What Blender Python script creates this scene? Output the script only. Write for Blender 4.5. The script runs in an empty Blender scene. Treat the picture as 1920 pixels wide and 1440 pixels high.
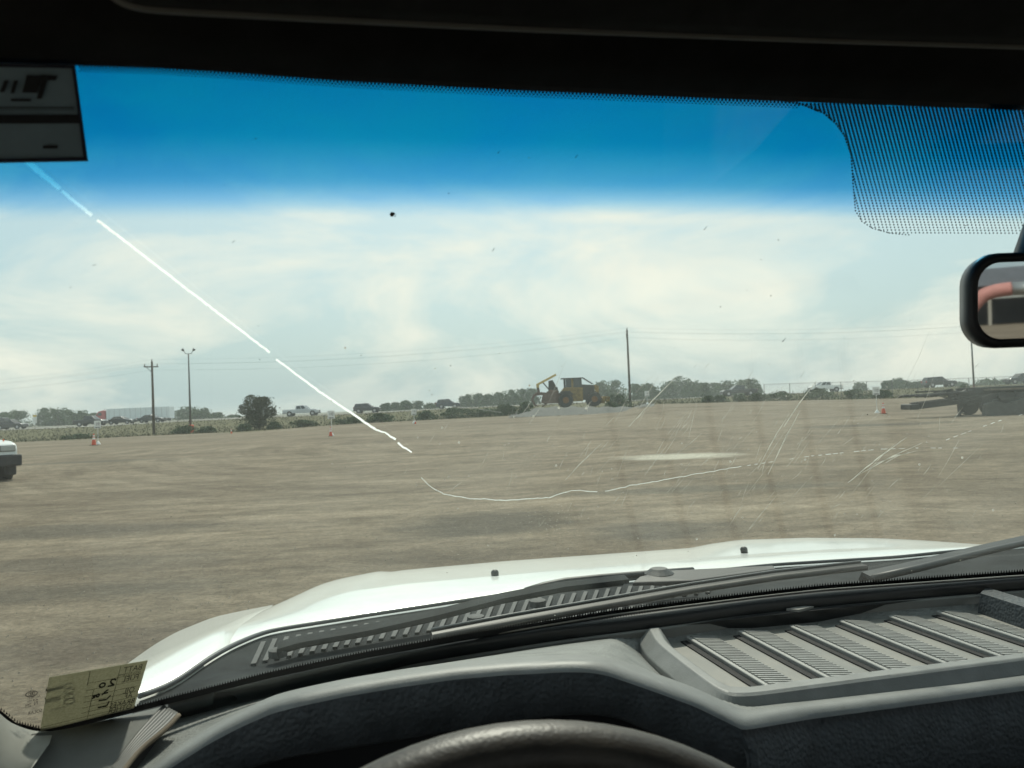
import bpy, bmesh, math, random
from mathutils import Vector, Matrix
from mathutils.bvhtree import BVHTree

random.seed(7)
S = bpy.context.scene
COL = S.collection
R = math.radians
V = Vector

# ------------------------------------------------------------------ camera
H = 1.62                      # eye height of the phone above the lot
F = 1442.0                    # focal length in photo pixels (1920 wide)
PSI, ROLL = R(-14.0), R(2.35)
PITCH = math.atan((758 - 720) / F)
fw = V((-math.sin(PSI) * math.cos(PITCH), math.cos(PSI) * math.cos(PITCH), math.sin(PITCH)))
r0 = V((math.cos(PSI), math.sin(PSI), 0)); u0 = r0.cross(fw)
rt = r0 * math.cos(ROLL) - u0 * math.sin(ROLL)
up = u0 * math.cos(ROLL) + r0 * math.sin(ROLL)
EYE = V((0, 0, H))
cd = bpy.data.cameras.new('camera'); cam = bpy.data.objects.new('camera', cd); COL.objects.link(cam)
cam.matrix_world = Matrix(((rt.x, up.x, -fw.x, 0), (rt.y, up.y, -fw.y, 0), (rt.z, up.z, -fw.z, H), (0, 0, 0, 1)))
cd.sensor_width = 36.0; cd.lens = 36.0 * F / 1920; cd.clip_start = 0.01; cd.clip_end = 12000
cd.dof.use_dof = True; cd.dof.focus_distance = 1.15; cd.dof.aperture_fstop = 17.0
S.camera = cam

# ------------------------------------------------------------------ sky, sun, exposure
SUN_AZ, SUN_EL = R(16), R(52)          # azimuth from +Y towards +X
wd = bpy.data.worlds.new('World'); S.world = wd; wd.use_nodes = True
nt = wd.node_tree; N = nt.nodes; L = nt.links; N.clear()
def nd(t, **k):
    n = N.new(t)
    for a, b in k.items(): setattr(n, a, b)
    return n
out = nd('ShaderNodeOutputWorld'); bg = nd('ShaderNodeBackground'); bg.inputs[1].default_value = 0.1
sky = nd('ShaderNodeTexSky', sky_type='NISHITA', sun_disc=False, sun_elevation=SUN_EL, sun_rotation=SUN_AZ)
sky.air_density = 1.3; sky.dust_density = 4.0; sky.ozone_density = 1.0
tc = nd('ShaderNodeTexCoord'); mp = nd('ShaderNodeMapping'); mp.inputs['Scale'].default_value = (1.0, 1.0, 2.6)
L.new(tc.outputs['Generated'], mp.inputs['Vector'])
n1 = nd('ShaderNodeTexNoise'); n1.inputs['Scale'].default_value = 3.0; n1.inputs['Detail'].default_value = 10; n1.inputs['Roughness'].default_value = .6; n1.inputs['Distortion'].default_value = .5
mp.inputs['Location'].default_value = (3.1, 1.7, .4)
L.new(mp.outputs[0], n1.inputs['Vector'])
cr = nd('ShaderNodeValToRGB'); cr.color_ramp.elements[0].position = .46; cr.color_ramp.elements[1].position = .65
L.new(n1.outputs['Fac'], cr.inputs[0])
hz = nd('ShaderNodeMixRGB'); hz.inputs[0].default_value = .72; hz.inputs[2].default_value = (3.9, 5.3, 5.85, 1)
L.new(sky.outputs[0], hz.inputs[1])
cl = nd('ShaderNodeMixRGB'); cl.inputs[2].default_value = (7.9, 7.35, 6.45, 1)
mm = nd('ShaderNodeMath', operation='MULTIPLY'); mm.inputs[1].default_value = .85
L.new(cr.outputs[0], mm.inputs[0]); L.new(mm.outputs[0], cl.inputs[0]); L.new(hz.outputs[0], cl.inputs[1])
L.new(cl.outputs[0], bg.inputs[0]); L.new(bg.outputs[0], out.inputs[0])
sd = bpy.data.lights.new('sun', 'SUN'); sd.energy = 2.8; sd.angle = R(2.5); sd.color = (1, .93, .82)
so = bpy.data.objects.new('sun', sd); COL.objects.link(so); so.location = (0, 0, 60)
sdir = V((math.sin(SUN_AZ) * math.cos(SUN_EL), math.cos(SUN_AZ) * math.cos(SUN_EL), math.sin(SUN_EL)))
so.rotation_euler = sdir.to_track_quat('Z', 'Y').to_euler()
S.view_settings.view_transform = 'Standard'; S.view_settings.look = 'None'
S.view_settings.exposure = 0.55; S.view_settings.gamma = 1.0; S.view_settings.use_curve_mapping = False
S.render.engine = 'CYCLES'
S.cycles.use_denoising = True; S.cycles.max_bounces = 10; S.cycles.transparent_max_bounces = 24
S.cycles.caustics_reflective = False; S.cycles.caustics_refractive = False
S.cycles.sample_clamp_indirect = 6.0

# ------------------------------------------------------------------ pixel rays (photo pixels, 1920 x 1440)
def ray(px, py): return fw + rt * ((px - 960) / F) + up * ((720 - py) / F)
def onz(px, py, z):                      # z relative to the eye
    d = ray(px, py); return EYE + d * (z / d.z)
def ony(px, py, y):
    d = ray(px, py); return EYE + d * (y / d.y)
def ond(px, py, dep): return EYE + ray(px, py) * dep      # dep = depth along the view axis
FH = V((-math.sin(PSI), math.cos(PSI), 0)); RH = V((math.cos(PSI), math.sin(PSI), 0))
def xc_yc(p): return p.dot(RH), p.dot(FH)

# ------------------------------------------------------------------ materials
MATS = {}
def mat(name, col, rough=.6, metal=0, var=0, scale=8, bump=0, bscale=60, btype='noise', spec=.5, coat=0, trans=0, col2=None, detail=5, stretch=None, emit=None):
    if name in MATS: return MATS[name]
    m = bpy.data.materials.new(name); m.use_nodes = True; MATS[name] = m
    t = m.node_tree; b = t.nodes['Principled BSDF']
    b.inputs['Base Color'].default_value = (*col, 1); b.inputs['Roughness'].default_value = rough
    b.inputs['Metallic'].default_value = metal; b.inputs['Specular IOR Level'].default_value = spec
    if coat: b.inputs['Coat Weight'].default_value = coat; b.inputs['Coat Roughness'].default_value = .06
    if trans: b.inputs['Transmission Weight'].default_value = trans
    co = t.nodes.new('ShaderNodeTexCoord'); vec = co.outputs['Object']
    if stretch:
        mpn = t.nodes.new('ShaderNodeMapping'); mpn.inputs['Scale'].default_value = stretch
        t.links.new(vec, mpn.inputs[0]); vec = mpn.outputs[0]
    if var or col2:
        n = t.nodes.new('ShaderNodeTexNoise'); n.inputs['Scale'].default_value = scale; n.inputs['Detail'].default_value = detail; n.inputs['Roughness'].default_value = .65
        t.links.new(vec, n.inputs['Vector'])
        r = t.nodes.new('ShaderNodeValToRGB'); r.color_ramp.elements[0].position = .33; r.color_ramp.elements[1].position = .68
        c2 = col2 or tuple(min(1, c * (1 + var)) for c in col); c1 = col if col2 else tuple(c * (1 - var) for c in col)
        r.color_ramp.elements[0].color = (*c1, 1); r.color_ramp.elements[1].color = (*c2, 1)
        t.links.new(n.outputs['Fac'], r.inputs[0]); t.links.new(r.outputs[0], b.inputs['Base Color'])
    if bump:
        if btype == 'noise':
            g = t.nodes.new('ShaderNodeTexNoise'); g.inputs['Scale'].default_value = bscale; g.inputs['Detail'].default_value = 4; o = g.outputs['Fac']
        else:
            g = t.nodes.new('ShaderNodeTexVoronoi'); g.inputs['Scale'].default_value = bscale; g.feature = 'SMOOTH_F1'; o = g.outputs['Distance']
        t.links.new(co.outputs['Object'], g.inputs['Vector'])
        bp = t.nodes.new('ShaderNodeBump'); bp.inputs['Strength'].default_value = bump; bp.inputs['Distance'].default_value = 1.0 / bscale * .3
        t.links.new(o, bp.inputs['Height']); t.links.new(bp.outputs[0], b.inputs['Normal'])
    return m

# ------------------------------------------------------------------ mesh builder
class MB:
    def __init__(s): s.v = []; s.f = []
    def add(s, vs, fs):
        o = len(s.v); s.v += [V(p) for p in vs]; s.f += [tuple(i + o for i in f) for f in fs]; return s
    def box(s, c, d, m=None):
        x, y, z = d[0] / 2, d[1] / 2, d[2] / 2
        vs = [V((a * x, b * y, e * z)) for a in (-1, 1) for b in (-1, 1) for e in (-1, 1)]
        if m is not None: vs = [m @ p for p in vs]
        return s.add([p + V(c) for p in vs], [(0, 1, 3, 2), (4, 6, 7, 5), (0, 4, 5, 1), (2, 3, 7, 6), (0, 2, 6, 4), (1, 5, 7, 3)])
    def bar(s, a, b, w, h, upv=(0, 0, 1)):
        a, b = V(a), V(b); d = (b - a); ln = d.length; d.normalize(); x = d.cross(V(upv)); 
        if x.length < 1e-6: x = d.cross(V((1, 0, 0)))
        x.normalize(); z = x.cross(d)
        m = Matrix((x, d, z)).transposed()
        return s.box((a + b) / 2, (w, ln, h), m)
    def tube(s, pts, r, n=8, cap=True):
        pts = [V(p) for p in pts]; rs = r if isinstance(r, (list, tuple)) else [r] * len(pts); o = len(s.v); pn = None
        for i, p in enumerate(pts):
            t = (pts[min(i + 1, len(pts) - 1)] - pts[max(i - 1, 0)]).normalized()
            if pn is None:
                pn = t.cross(V((0, 0, 1)));
                if pn.length < 1e-4: pn = t.cross(V((1, 0, 0)))
            pn = (pn - t * pn.dot(t)).normalized(); b = t.cross(pn)
            s.v += [p + (pn * math.cos(2 * math.pi * k / n) + b * math.sin(2 * math.pi * k / n)) * rs[i] for k in range(n)]
        for i in range(len(pts) - 1):
            for k in range(n):
                a, c = o + i * n + k, o + i * n + (k + 1) % n; s.f.append((a, c, c + n, a + n))
        if cap: s.f.append(tuple(o + k for k in range(n))[::-1]); s.f.append(tuple(o + (len(pts) - 1) * n + k for k in range(n)))
        return s
    def lathe(s, prof, c=(0, 0, 0), ax='z', n=16, m=None):
        o = len(s.v); c = V(c)
        for (r, h) in prof:
            for k in range(n):
                a = 2 * math.pi * k / n; x, y = r * math.cos(a), r * math.sin(a)
                p = V((x, y, h)) if ax == 'z' else (V((h, x, y)) if ax == 'x' else V((x, h, y)))
                if m is not None: p = m @ p
                s.v.append(p + c)
        for i in range(len(prof) - 1):
            for k in range(n):
                a, b = o + i * n + k, o + i * n + (k + 1) % n; s.f.append((a, b, b + n, a + n))
        s.f.append(tuple(o + k for k in range(n))[::-1]); s.f.append(tuple(o + (len(prof) - 1) * n + k for k in range(n)))
        return s
    def loft(s, rows):
        o = len(s.v); n = len(rows[0])
        for r in rows: s.v += [V(p) for p in r]
        for i in range(len(rows) - 1):
            for k in range(n - 1):
                a = o + i * n + k; s.f.append((a, a + 1, a + n + 1, a + n))
        return s
    def prism(s, poly, a, b):                # 2D polygon in (x, z), extruded along y from a to b
        n = len(poly); o = len(s.v)
        s.v += [V((x, a, z)) for x, z in poly] + [V((x, b, z)) for x, z in poly]
        s.f.append(tuple(o + i for i in range(n))); s.f.append(tuple(o + n + i for i in range(n))[::-1])
        for i in range(n): j = (i + 1) % n; s.f.append((o + i, o + j, o + n + j, o + n + i))
        return s
    def poly(s, pts):
        o = len(s.v); s.v += [V(p) for p in pts]; s.f.append(tuple(range(o, o + len(pts)))); return s
    def mesh(s, name, off=V((0, 0, 0))):
        me = bpy.data.meshes.new(name); me.from_pydata([p - off for p in s.v], [], s.f); me.update(); return me
    def build(s, name, m, parent=None, smooth=False, bevel=0, off=None, solid=0, recalc=True, seg=2):
        if off is None: off = parent.get_off() if hasattr(parent, 'get_off') else V((0, 0, 0))
        me = s.mesh(name, off)
        if recalc:
            bm = bmesh.new(); bm.from_mesh(me); bmesh.ops.recalc_face_normals(bm, faces=bm.faces); bm.to_mesh(me); bm.free()
        me.materials.append(m)
        if smooth:
            me.polygons.foreach_set('use_smooth', [True] * len(me.polygons))
        o = bpy.data.objects.new(name, me); COL.objects.link(o); o.parent = parent
        if solid:
            k = o.modifiers.new('thick', 'SOLIDIFY'); k.thickness = abs(solid); k.offset = -1 if solid > 0 else 1
        if bevel:
            k = o.modifiers.new('bev', 'BEVEL'); k.width = bevel; k.segments = seg; k.limit_method = 'ANGLE'; k.angle_limit = R(35)
            if smooth is None or smooth: pass
        return o
def tag(o, label=None, cat=None, group=None, kind=None):
    if label: o['label'] = label
    if cat: o['category'] = cat
    if group: o['group'] = group
    if kind: o['kind'] = kind
    return o
def empty(name, loc, rz=0, label=None, cat=None, group=None):
    o = bpy.data.objects.new(name, None); COL.objects.link(o); o.location = loc; o.rotation_euler = (0, 0, rz); o.empty_display_size = .2
    return tag(o, label, cat, group)
def resample(row, n):                        # row: list of Vectors with a parameter each
    ts = [q[0] for q in row]; ps = [q[1] for q in row]; t0, t1 = ts[0], ts[-1]; o = []
    for i in range(n):
        t = t0 + (t1 - t0) * i / (n - 1); k = 0
        while k < len(ts) - 2 and ts[k + 1] < t: k += 1
        w = (t - ts[k]) / (ts[k + 1] - ts[k]); o.append(ps[k].lerp(ps[k + 1], w))
    return o
def smooth_row(r, it=2):
    for _ in range(it): r = [r[0]] + [(r[i - 1] + r[i] * 2 + r[i + 1]) / 4 for i in range(1, len(r) - 1)] + [r[-1]]
    return r
def rowz(L, n, it=2): return smooth_row(resample([(p[0], onz(*p)) for p in L], n), it)
def rowy(L, n, it=2): return smooth_row(resample([(p[0], ony(*p)) for p in L], n), it)
def interp(T, x):
    if x <= T[0][0]: return T[0][1]
    for (a, b), (c, d) in zip(T, T[1:]):
        if x <= c: return b + (d - b) * (x - a) / (c - a)
    return T[-1][1]
_tx = {}
def text_mesh(s, size=1.0):                   # 2D outline of a word, from the built-in font
    cu = bpy.data.curves.new('t', 'FONT'); cu.body = s; cu.size = size; cu.resolution_u = 2
    o = bpy.data.objects.new('t', cu); COL.objects.link(o)
    dg = bpy.context.evaluated_depsgraph_get(); me = o.evaluated_get(dg).to_mesh()
    vs = [(v.co.x, v.co.y) for v in me.vertices]; fs = [tuple(p.vertices) for p in me.polygons]
    o.evaluated_get(dg).to_mesh_clear(); bpy.data.objects.remove(o); bpy.data.curves.remove(cu)
    return vs, fs

# ================================================================== GROUND AND ROAD
T_EY = [(-.9, 71), (-.66, 71), (-.45, 75), (-.32, 75), (-.24, 78), (-.04, 79), (.15, 80), (.9, 82)]
T_HE = [(-.66, 0), (-.45, 0), (-.32, .05), (-.24, .25), (-.17, .32), (-.04, .42), (.01, .45), (.062, .45), (.13, .48), (.155, .75), (.17, 1.08), (.236, .95), (.374, .79), (.51, .55), (.66, .5)]
T_HR = [(-.9, .81), (-.54, .81), (-.43, 1.06), (-.28, 1.1), (-.18, 1.12), (-.07, 1.33), (.16, 1.36), (.236, 1.42), (.54, 1.52), (.9, 1.52)]
def sm(t): t = max(0, min(1, t)); return t * t * (3 - 2 * t)
def hgt(X, Y):
    if Y < 50: return 0.0
    s = max(-.9, min(.9, X / Y)); ey = interp(T_EY, s); he = interp(T_HE, s); hr = interp(T_HR, s)
    if Y < ey: return he * sm((Y - 52) / (ey - 52))
    if Y < 120: return he + (hr - he) * sm((Y - ey) / (120 - ey))
    if Y < 205: return hr
    return hr - .45 * sm((Y - 205) / 60)
def gp(X, Y, dz=0): p = RH * X + FH * Y; p.z = hgt(X, Y) + dz; return p
def gpx(px, Y, dz=0): return gp((px - 960) / F * Y, Y, dz)
def hor(px): return 758 - (px - 960) * math.tan(ROLL)

ys = [-600, -300, -150, -80, -40, -20, -10] + [i * 2 for i in range(-4, 25)] + [50 + 1.25 * i for i in range(1, 60)] + [126, 132, 140, 150, 165, 180, 195, 205, 215, 225, 240, 255, 270, 300, 360, 450, 600, 900, 1400, 2400, 4500]
xs = [-5000, -2500, -1200, -700, -450, -300, -220, -170] + [-140 + 2.5 * i for i in range(113)] + [170, 220, 300, 450, 700, 1200, 2500, 5000]
g = MB(); zone = []
for y in ys:
    for x in xs:
        p = RH * x + FH * y; p.z = hgt(x, y)
        s = x / y if y > 30 else 0; ey = interp(T_EY, s) if y > 30 else 75
        ey += 1.6 * math.sin(x * .31) + 1.1 * math.sin(x * .83 + 1)
        zone.append(sm((y - ey + 1.5) / 3) if y > 30 else 0.0)
        if 20 < y < 75 and abs(x) < 80: p.z += .02 * math.sin(x * .4 + y * .9) * math.sin(y * .33 + x * .1)
        g.v.append(p)
nx = len(xs)
for j in range(len(ys) - 1):
    for i in range(nx - 1): a = j * nx + i; g.f.append((a, a + 1, a + nx + 1, a + nx))

def ground_mat():
    m = bpy.data.materials.new('lot_dirt'); m.use_nodes = True; t = m.node_tree; b = t.nodes['Principled BSDF']
    n = t.nodes.new; l = t.links.new
    co = n('ShaderNodeTexCoord').outputs['Object']
    ro = n('ShaderNodeMapping'); ro.inputs['Rotation'].default_value = (0, 0, -PSI); l(co, ro.inputs[0])
    def noise(scale, sx, sy, det=6, rough=.6, loc=0, dist=0):
        mpn = n('ShaderNodeMapping'); mpn.inputs['Scale'].default_value = (sx, sy, 1); mpn.inputs['Location'].default_value = (loc, loc * .7, 0); l(ro.outputs[0], mpn.inputs[0])
        x = n('ShaderNodeTexNoise'); x.inputs['Scale'].default_value = scale; x.inputs['Detail'].default_value = det; x.inputs['Roughness'].default_value = rough; x.inputs['Distortion'].default_value = dist
        l(mpn.outputs[0], x.inputs['Vector']); return x.outputs['Fac']
    def ramp(f, a, b_, c1, c2):
        r = n('ShaderNodeValToRGB'); r.color_ramp.elements[0].position = a; r.color_ramp.elements[1].position = b_
        r.color_ramp.elements[0].color = (*c1, 1); r.color_ramp.elements[1].color = (*c2, 1); l(f, r.inputs[0]); return r.outputs[0]
    def mix(f, a, b_, mode='MIX'):
        x = n('ShaderNodeMixRGB'); x.blend_type = mode
        if isinstance(f, float): x.inputs[0].default_value = f
        else: l(f, x.inputs[0])
        l(a, x.inputs[1])
        if isinstance(b_, tuple): x.inputs[2].default_value = (*b_, 1)
        else: l(b_, x.inputs[2])
        return x.outputs[0]
    big = ramp(noise(.09, .6, 1.5, 5), .35, .68, (.26, .217, .166), (.365, .315, .244))
    streak = ramp(noise(.55, .5, 1.1, 9, .72, 3, .8), .34, .62, (.45, .44, .42), (1.0, 1.0, 1.0))
    streak2 = ramp(noise(1.7, .55, 1.1, 8, .72, 9, .6), .36, .6, (.62, .6, .58), (1.0, 1.0, 1.0))
    damp = ramp(noise(.16, .5, 1.6, 4, .6, 21), .56, .72, (1, 1, 1), (.55, .53, .52))
    c = mix(.55, big, streak, 'MULTIPLY'); c = mix(.6, c, streak2, 'MULTIPLY'); c = mix(.7, c, damp, 'MULTIPLY')
    def polar(cx, cy, sr, sa, scale, det=6):
        sb = n('ShaderNodeVectorMath'); sb.operation = 'SUBTRACT'; l(ro.outputs[0], sb.inputs[0]); sb.inputs[1].default_value = (cx, cy, 0)
        sx_ = n('ShaderNodeSeparateXYZ'); l(sb.outputs[0], sx_.inputs[0]); ln = n('ShaderNodeVectorMath'); ln.operation = 'LENGTH'; l(sb.outputs[0], ln.inputs[0])
        an = n('ShaderNodeMath'); an.operation = 'ARCTAN2'; l(sx_.outputs[1], an.inputs[0]); l(sx_.outputs[0], an.inputs[1])
        m1 = n('ShaderNodeMath'); m1.operation = 'MULTIPLY'; l(ln.outputs['Value'], m1.inputs[0]); m1.inputs[1].default_value = sr
        m2 = n('ShaderNodeMath'); m2.operation = 'MULTIPLY'; l(an.outputs[0], m2.inputs[0]); m2.inputs[1].default_value = sa
        cb = n('ShaderNodeCombineXYZ'); l(m1.outputs[0], cb.inputs[0]); l(m2.outputs[0], cb.inputs[1])
        x = n('ShaderNodeTexNoise'); x.inputs['Scale'].default_value = scale; x.inputs['Detail'].default_value = det; x.inputs['Roughness'].default_value = .7; l(cb.outputs[0], x.inputs['Vector']); return x.outputs['Fac']
    tr1 = ramp(polar(-7, 31, 1, 3.0, 1.3), .36, .6, (.5, .49, .48), (1.08, 1.07, 1.05)); tr2 = ramp(polar(13, 42, 1, 3.5, 1.1), .38, .6, (.52, .51, .5), (1.06, 1.06, 1.05)); tr3 = ramp(polar(-2, -4, 1, 2.5, 1.6), .38, .6, (.6, .59, .58), (1.06, 1.05, 1.04))
    sel = ramp(noise(.07, 1, 1, 3, .5, 33), .44, .56, (0, 0, 0), (1, 1, 1)); c = mix(.62, c, mix(sel, tr1, tr2), 'MULTIPLY'); c = mix(.4, c, tr3, 'MULTIPLY')
    def stain(cx, cy, a, b_, amp, seed):
        sb = n('ShaderNodeVectorMath'); sb.operation = 'SUBTRACT'; l(ro.outputs[0], sb.inputs[0]); sb.inputs[1].default_value = (cx, cy, 0)
        sc = n('ShaderNodeVectorMath'); sc.operation = 'MULTIPLY'; l(sb.outputs[0], sc.inputs[0]); sc.inputs[1].default_value = (1 / a, 1 / b_, 0)
        ln = n('ShaderNodeVectorMath'); ln.operation = 'LENGTH'; l(sc.outputs[0], ln.inputs[0])
        ad = n('ShaderNodeMath'); ad.operation = 'MULTIPLY_ADD'; l(noise(1.3, .6, 1.2, 7, .7, seed), ad.inputs[0]); ad.inputs[1].default_value = amp; l(ln.outputs['Value'], ad.inputs[2])
        q4 = n('ShaderNodeMath'); q4.operation = 'MULTIPLY'; l(ad.outputs[0], q4.inputs[0]); q4.inputs[1].default_value = .25
        return ramp(q4.outputs[0], (.45 + amp * .5) / 4, (1.0 + amp * .5) / 4, (1, 1, 1), (0, 0, 0))
    for (cx, cy, a, b_, col) in ((-.4, 10.6, 1.5, 1.5, (.085, .076, .062)), (1.8, 9.6, 1.3, .9, (.1, .09, .075)), (16.5, 35, 4.6, 1.6, (.1, .09, .075)), (-6.5, 11.5, 3.2, 1.0, (.11, .098, .08)), (-4.2, 7.4, 2.2, .5, (.1, .088, .07)), (-17, 31, 4, 1.2, (.12, .11, .09)), (-2.6, 5.6, 1.6, .7, (.12, .1, .08)), (-5.0, 8.8, 2.6, .6, (.11, .095, .075)), (3.5, 13.5, 3.5, .7, (.13, .118, .095))):
        f_ = stain(cx, cy, a, b_, 1.6, cx * 3 + 5); mk = n('ShaderNodeMath'); mk.operation = 'MULTIPLY'; l(f_, mk.inputs[0]); mk.inputs[1].default_value = .75; c = mix(mk.outputs[0], c, col)
    f_ = stain(4.55, 21.2, 2.0, 1.25, 1.3, 50); mk = n('ShaderNodeMath'); mk.operation = 'MULTIPLY'; l(f_, mk.inputs[0]); mk.inputs[1].default_value = .95; c = mix(mk.outputs[0], c, (.5, .48, .41))
    grain = ramp(noise(24, .8, 1, 6, .8), .34, .66, (.5, .49, .48), (1.25, 1.24, 1.22)); c = mix(.85, c, grain, 'MULTIPLY')
    grain2 = ramp(noise(5, .8, 1, 8, .8, 4), .34, .66, (.55, .54, .53), (1.2, 1.2, 1.18)); c = mix(.8, c, grain2, 'MULTIPLY')
    gr = ramp(noise(.55, .35, 1, 6, .65), .35, .66, (.09, .084, .05), (.125, .122, .068))
    gr2 = ramp(noise(3.2, .5, 1, 4), .3, .7, (.6, .62, .55), (1.15, 1.1, 1.0)); gr = mix(.8, gr, gr2, 'MULTIPLY')
    at = n('ShaderNodeAttribute'); at.attribute_name = 'zone'
    c = mix(at.outputs['Fac'], c, gr)
    l(c, b.inputs['Base Color']); b.inputs['Roughness'].default_value = .95; b.inputs['Specular IOR Level'].default_value = .15
    bp = n('ShaderNodeBump'); bp.inputs['Strength'].default_value = .55; bp.inputs['Distance'].default_value = .05
    hmix = n('ShaderNodeMath'); hmix.operation = 'ADD'; l(noise(7, .5, 1, 7, .7), hmix.inputs[0]); l(noise(1.1, .45, 1.2, 6, .65, 3), hmix.inputs[1])
    l(hmix.outputs[0], bp.inputs['Height']); l(bp.outputs[0], b.inputs['Normal'])
    return m
go = g.build('ground', ground_mat(), smooth=True); tag(go, kind='structure')
at = go.data.attributes.new('zone', 'FLOAT', 'POINT'); at.data.foreach_set('value', zone)

def strip(name, y0, y1, dz, m):
    b = MB(); rows = []
    for k in range(5):
        y = y0 + (y1 - y0) * k / 4; rows.append([gp(x, y, dz) for x in [-600, -400, -250] + [-170 + 8 * i for i in range(43)] + [250, 400, 600]])
    b.loft(rows); return tag(b.build(name, m), kind='structure')
m_road = mat('road_concrete', (.3, .29, .27), .9, var=.12, scale=.8)
strip('highway', 122, 143, .03, m_road); strip('highway.001', 172, 200, .03, m_road)
m_line = mat('road_paint', (.75, .74, .7), .7, var=.1, scale=3)
strip('highway_line', 123.2, 123.4, .036, m_line); strip('highway_line.001', 132, 132.2, .036, m_line); strip('highway_line.002', 141.6, 141.8, .036, m_line)

# pebbles near the truck
b = MB()
for k in range(9000):
    Y = 3.2 + 30 * random.random() ** 1.8; X = random.uniform(-.72, .72) * Y; c = gp(X, Y); r = random.uniform(.003, .012) * (1 + Y * .02)
    if c.y < 3.4 and -1 < c.x < 2: continue
    a = random.random() * 6.3; pts = [c + V((r * math.cos(a + i * 2.09) * random.uniform(.7, 1.3), r * math.sin(a + i * 2.09), -.002)) for i in range(3)]
    b.add(pts + [c + V((0, 0, r * random.uniform(.5, .9)))], [(0, 1, 3), (1, 2, 3), (2, 0, 3)])
tag(b.build('gravel', mat('gravel_stone', (.13, .11, .085), .9, col2=(.33, .3, .25), scale=1.7), recalc=False), 'loose pebbles scattered over the dirt lot', 'gravel', kind='stuff')

# ================================================================== PLANTS
def leaf_mat(name, c1, c2):
    m = mat(name, c1, .75, col2=c2, scale=1.4, detail=4, spec=.2)
    return m
ML_far = leaf_mat('leaf_far', (.045, .085, .038), (.095, .15, .06)); ML_near = leaf_mat('leaf_near', (.04, .055, .03), (.08, .095, .05))
ML_bush = leaf_mat('leaf_shrub', (.04, .07, .035), (.085, .12, .055)); M_bark = mat('bark', (.09, .07, .05), .9, var=.3, scale=6, bump=.5, bscale=20)
def crown(b, c, rx, ry, rz, n, leaf, rng, flat=.0):
    for k in range(n):
        while True:
            d = V((rng.uniform(-1, 1), rng.uniform(-1, 1), rng.uniform(-1, 1)))
            if .05 < d.length < 1: break
        d = d.normalized() * (d.length ** .5)
        p = c + V((d.x * rx, d.y * ry, d.z * rz))
        s = leaf * rng.uniform(.6, 1.3); q = V((rng.gauss(0, 1), rng.gauss(0, 1), rng.gauss(0, .8))).normalized(); w = q.cross(V((rng.gauss(0, 1), rng.gauss(0, 1), rng.gauss(0, 1)))).normalized(); q = q * s; w = w * s * .6
        o = len(b.v); b.v += [p - q, p + w, p + q, p - w]; b.f.append((o, o + 1, o + 2, o + 3))
def tree(name, base, h, w, m, seed, label, group, leaf=.28, n=1000, cat='tree', trunk=True, lobes=9, low=.28, bias=1.0):
    rng = random.Random(seed); t = empty(name, base, 0, label, cat, group)
    b = MB()
    for k in range(lobes):
        a = rng.random() * 6.28; f = rng.random() ** bias; zc = h * (low + (0.93 - low) * f); rr = w * (.5 if f < .75 else .28) * rng.random() ** .6
        s = (.16 + .2 * rng.random()) * (1.15 - .45 * f)
        crown(b, V((rr * math.cos(a), rr * math.sin(a) * .9, zc)), w * s, w * s, min(w * s * .9, h * .22), n // lobes, leaf, rng)
    for k in range(n // 12):
        a = rng.random() * 6.28; zc = h * rng.uniform(low, .98); rr = w * rng.uniform(.4, .66) * (1.05 - .5 * (zc / h) ** 3)
        crown(b, V((rr * math.cos(a), rr * math.sin(a), zc)), .12 * w, .12 * w, .1 * w, 2, leaf, rng)
    for i, p in enumerate(b.v):
        if p.z < .05: b.v[i] = V((p.x, p.y, .05 + abs(p.z) * .3))
    b.build('crown', m, t, recalc=False)
    if trunk:
        tb = MB(); tb.tube([(0, 0, -.3), (.03 * h, 0, h * .3), (0, .02 * h, h * .6), (.02 * h, 0, h * .85)], [h * .03, h * .024, h * .016, h * .005], 7)
        for k in range(4):
            a = k * 1.7 + rng.random(); z0 = h * (.3 + .12 * k); tb.tube([(.02 * h, 0, z0), (.5 * w * math.cos(a) * .7, .5 * w * math.sin(a) * .7, z0 + h * .2)], [h * .012, h * .004], 5)
        tb.build('trunk', M_bark, t, smooth=True)
    return t
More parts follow.
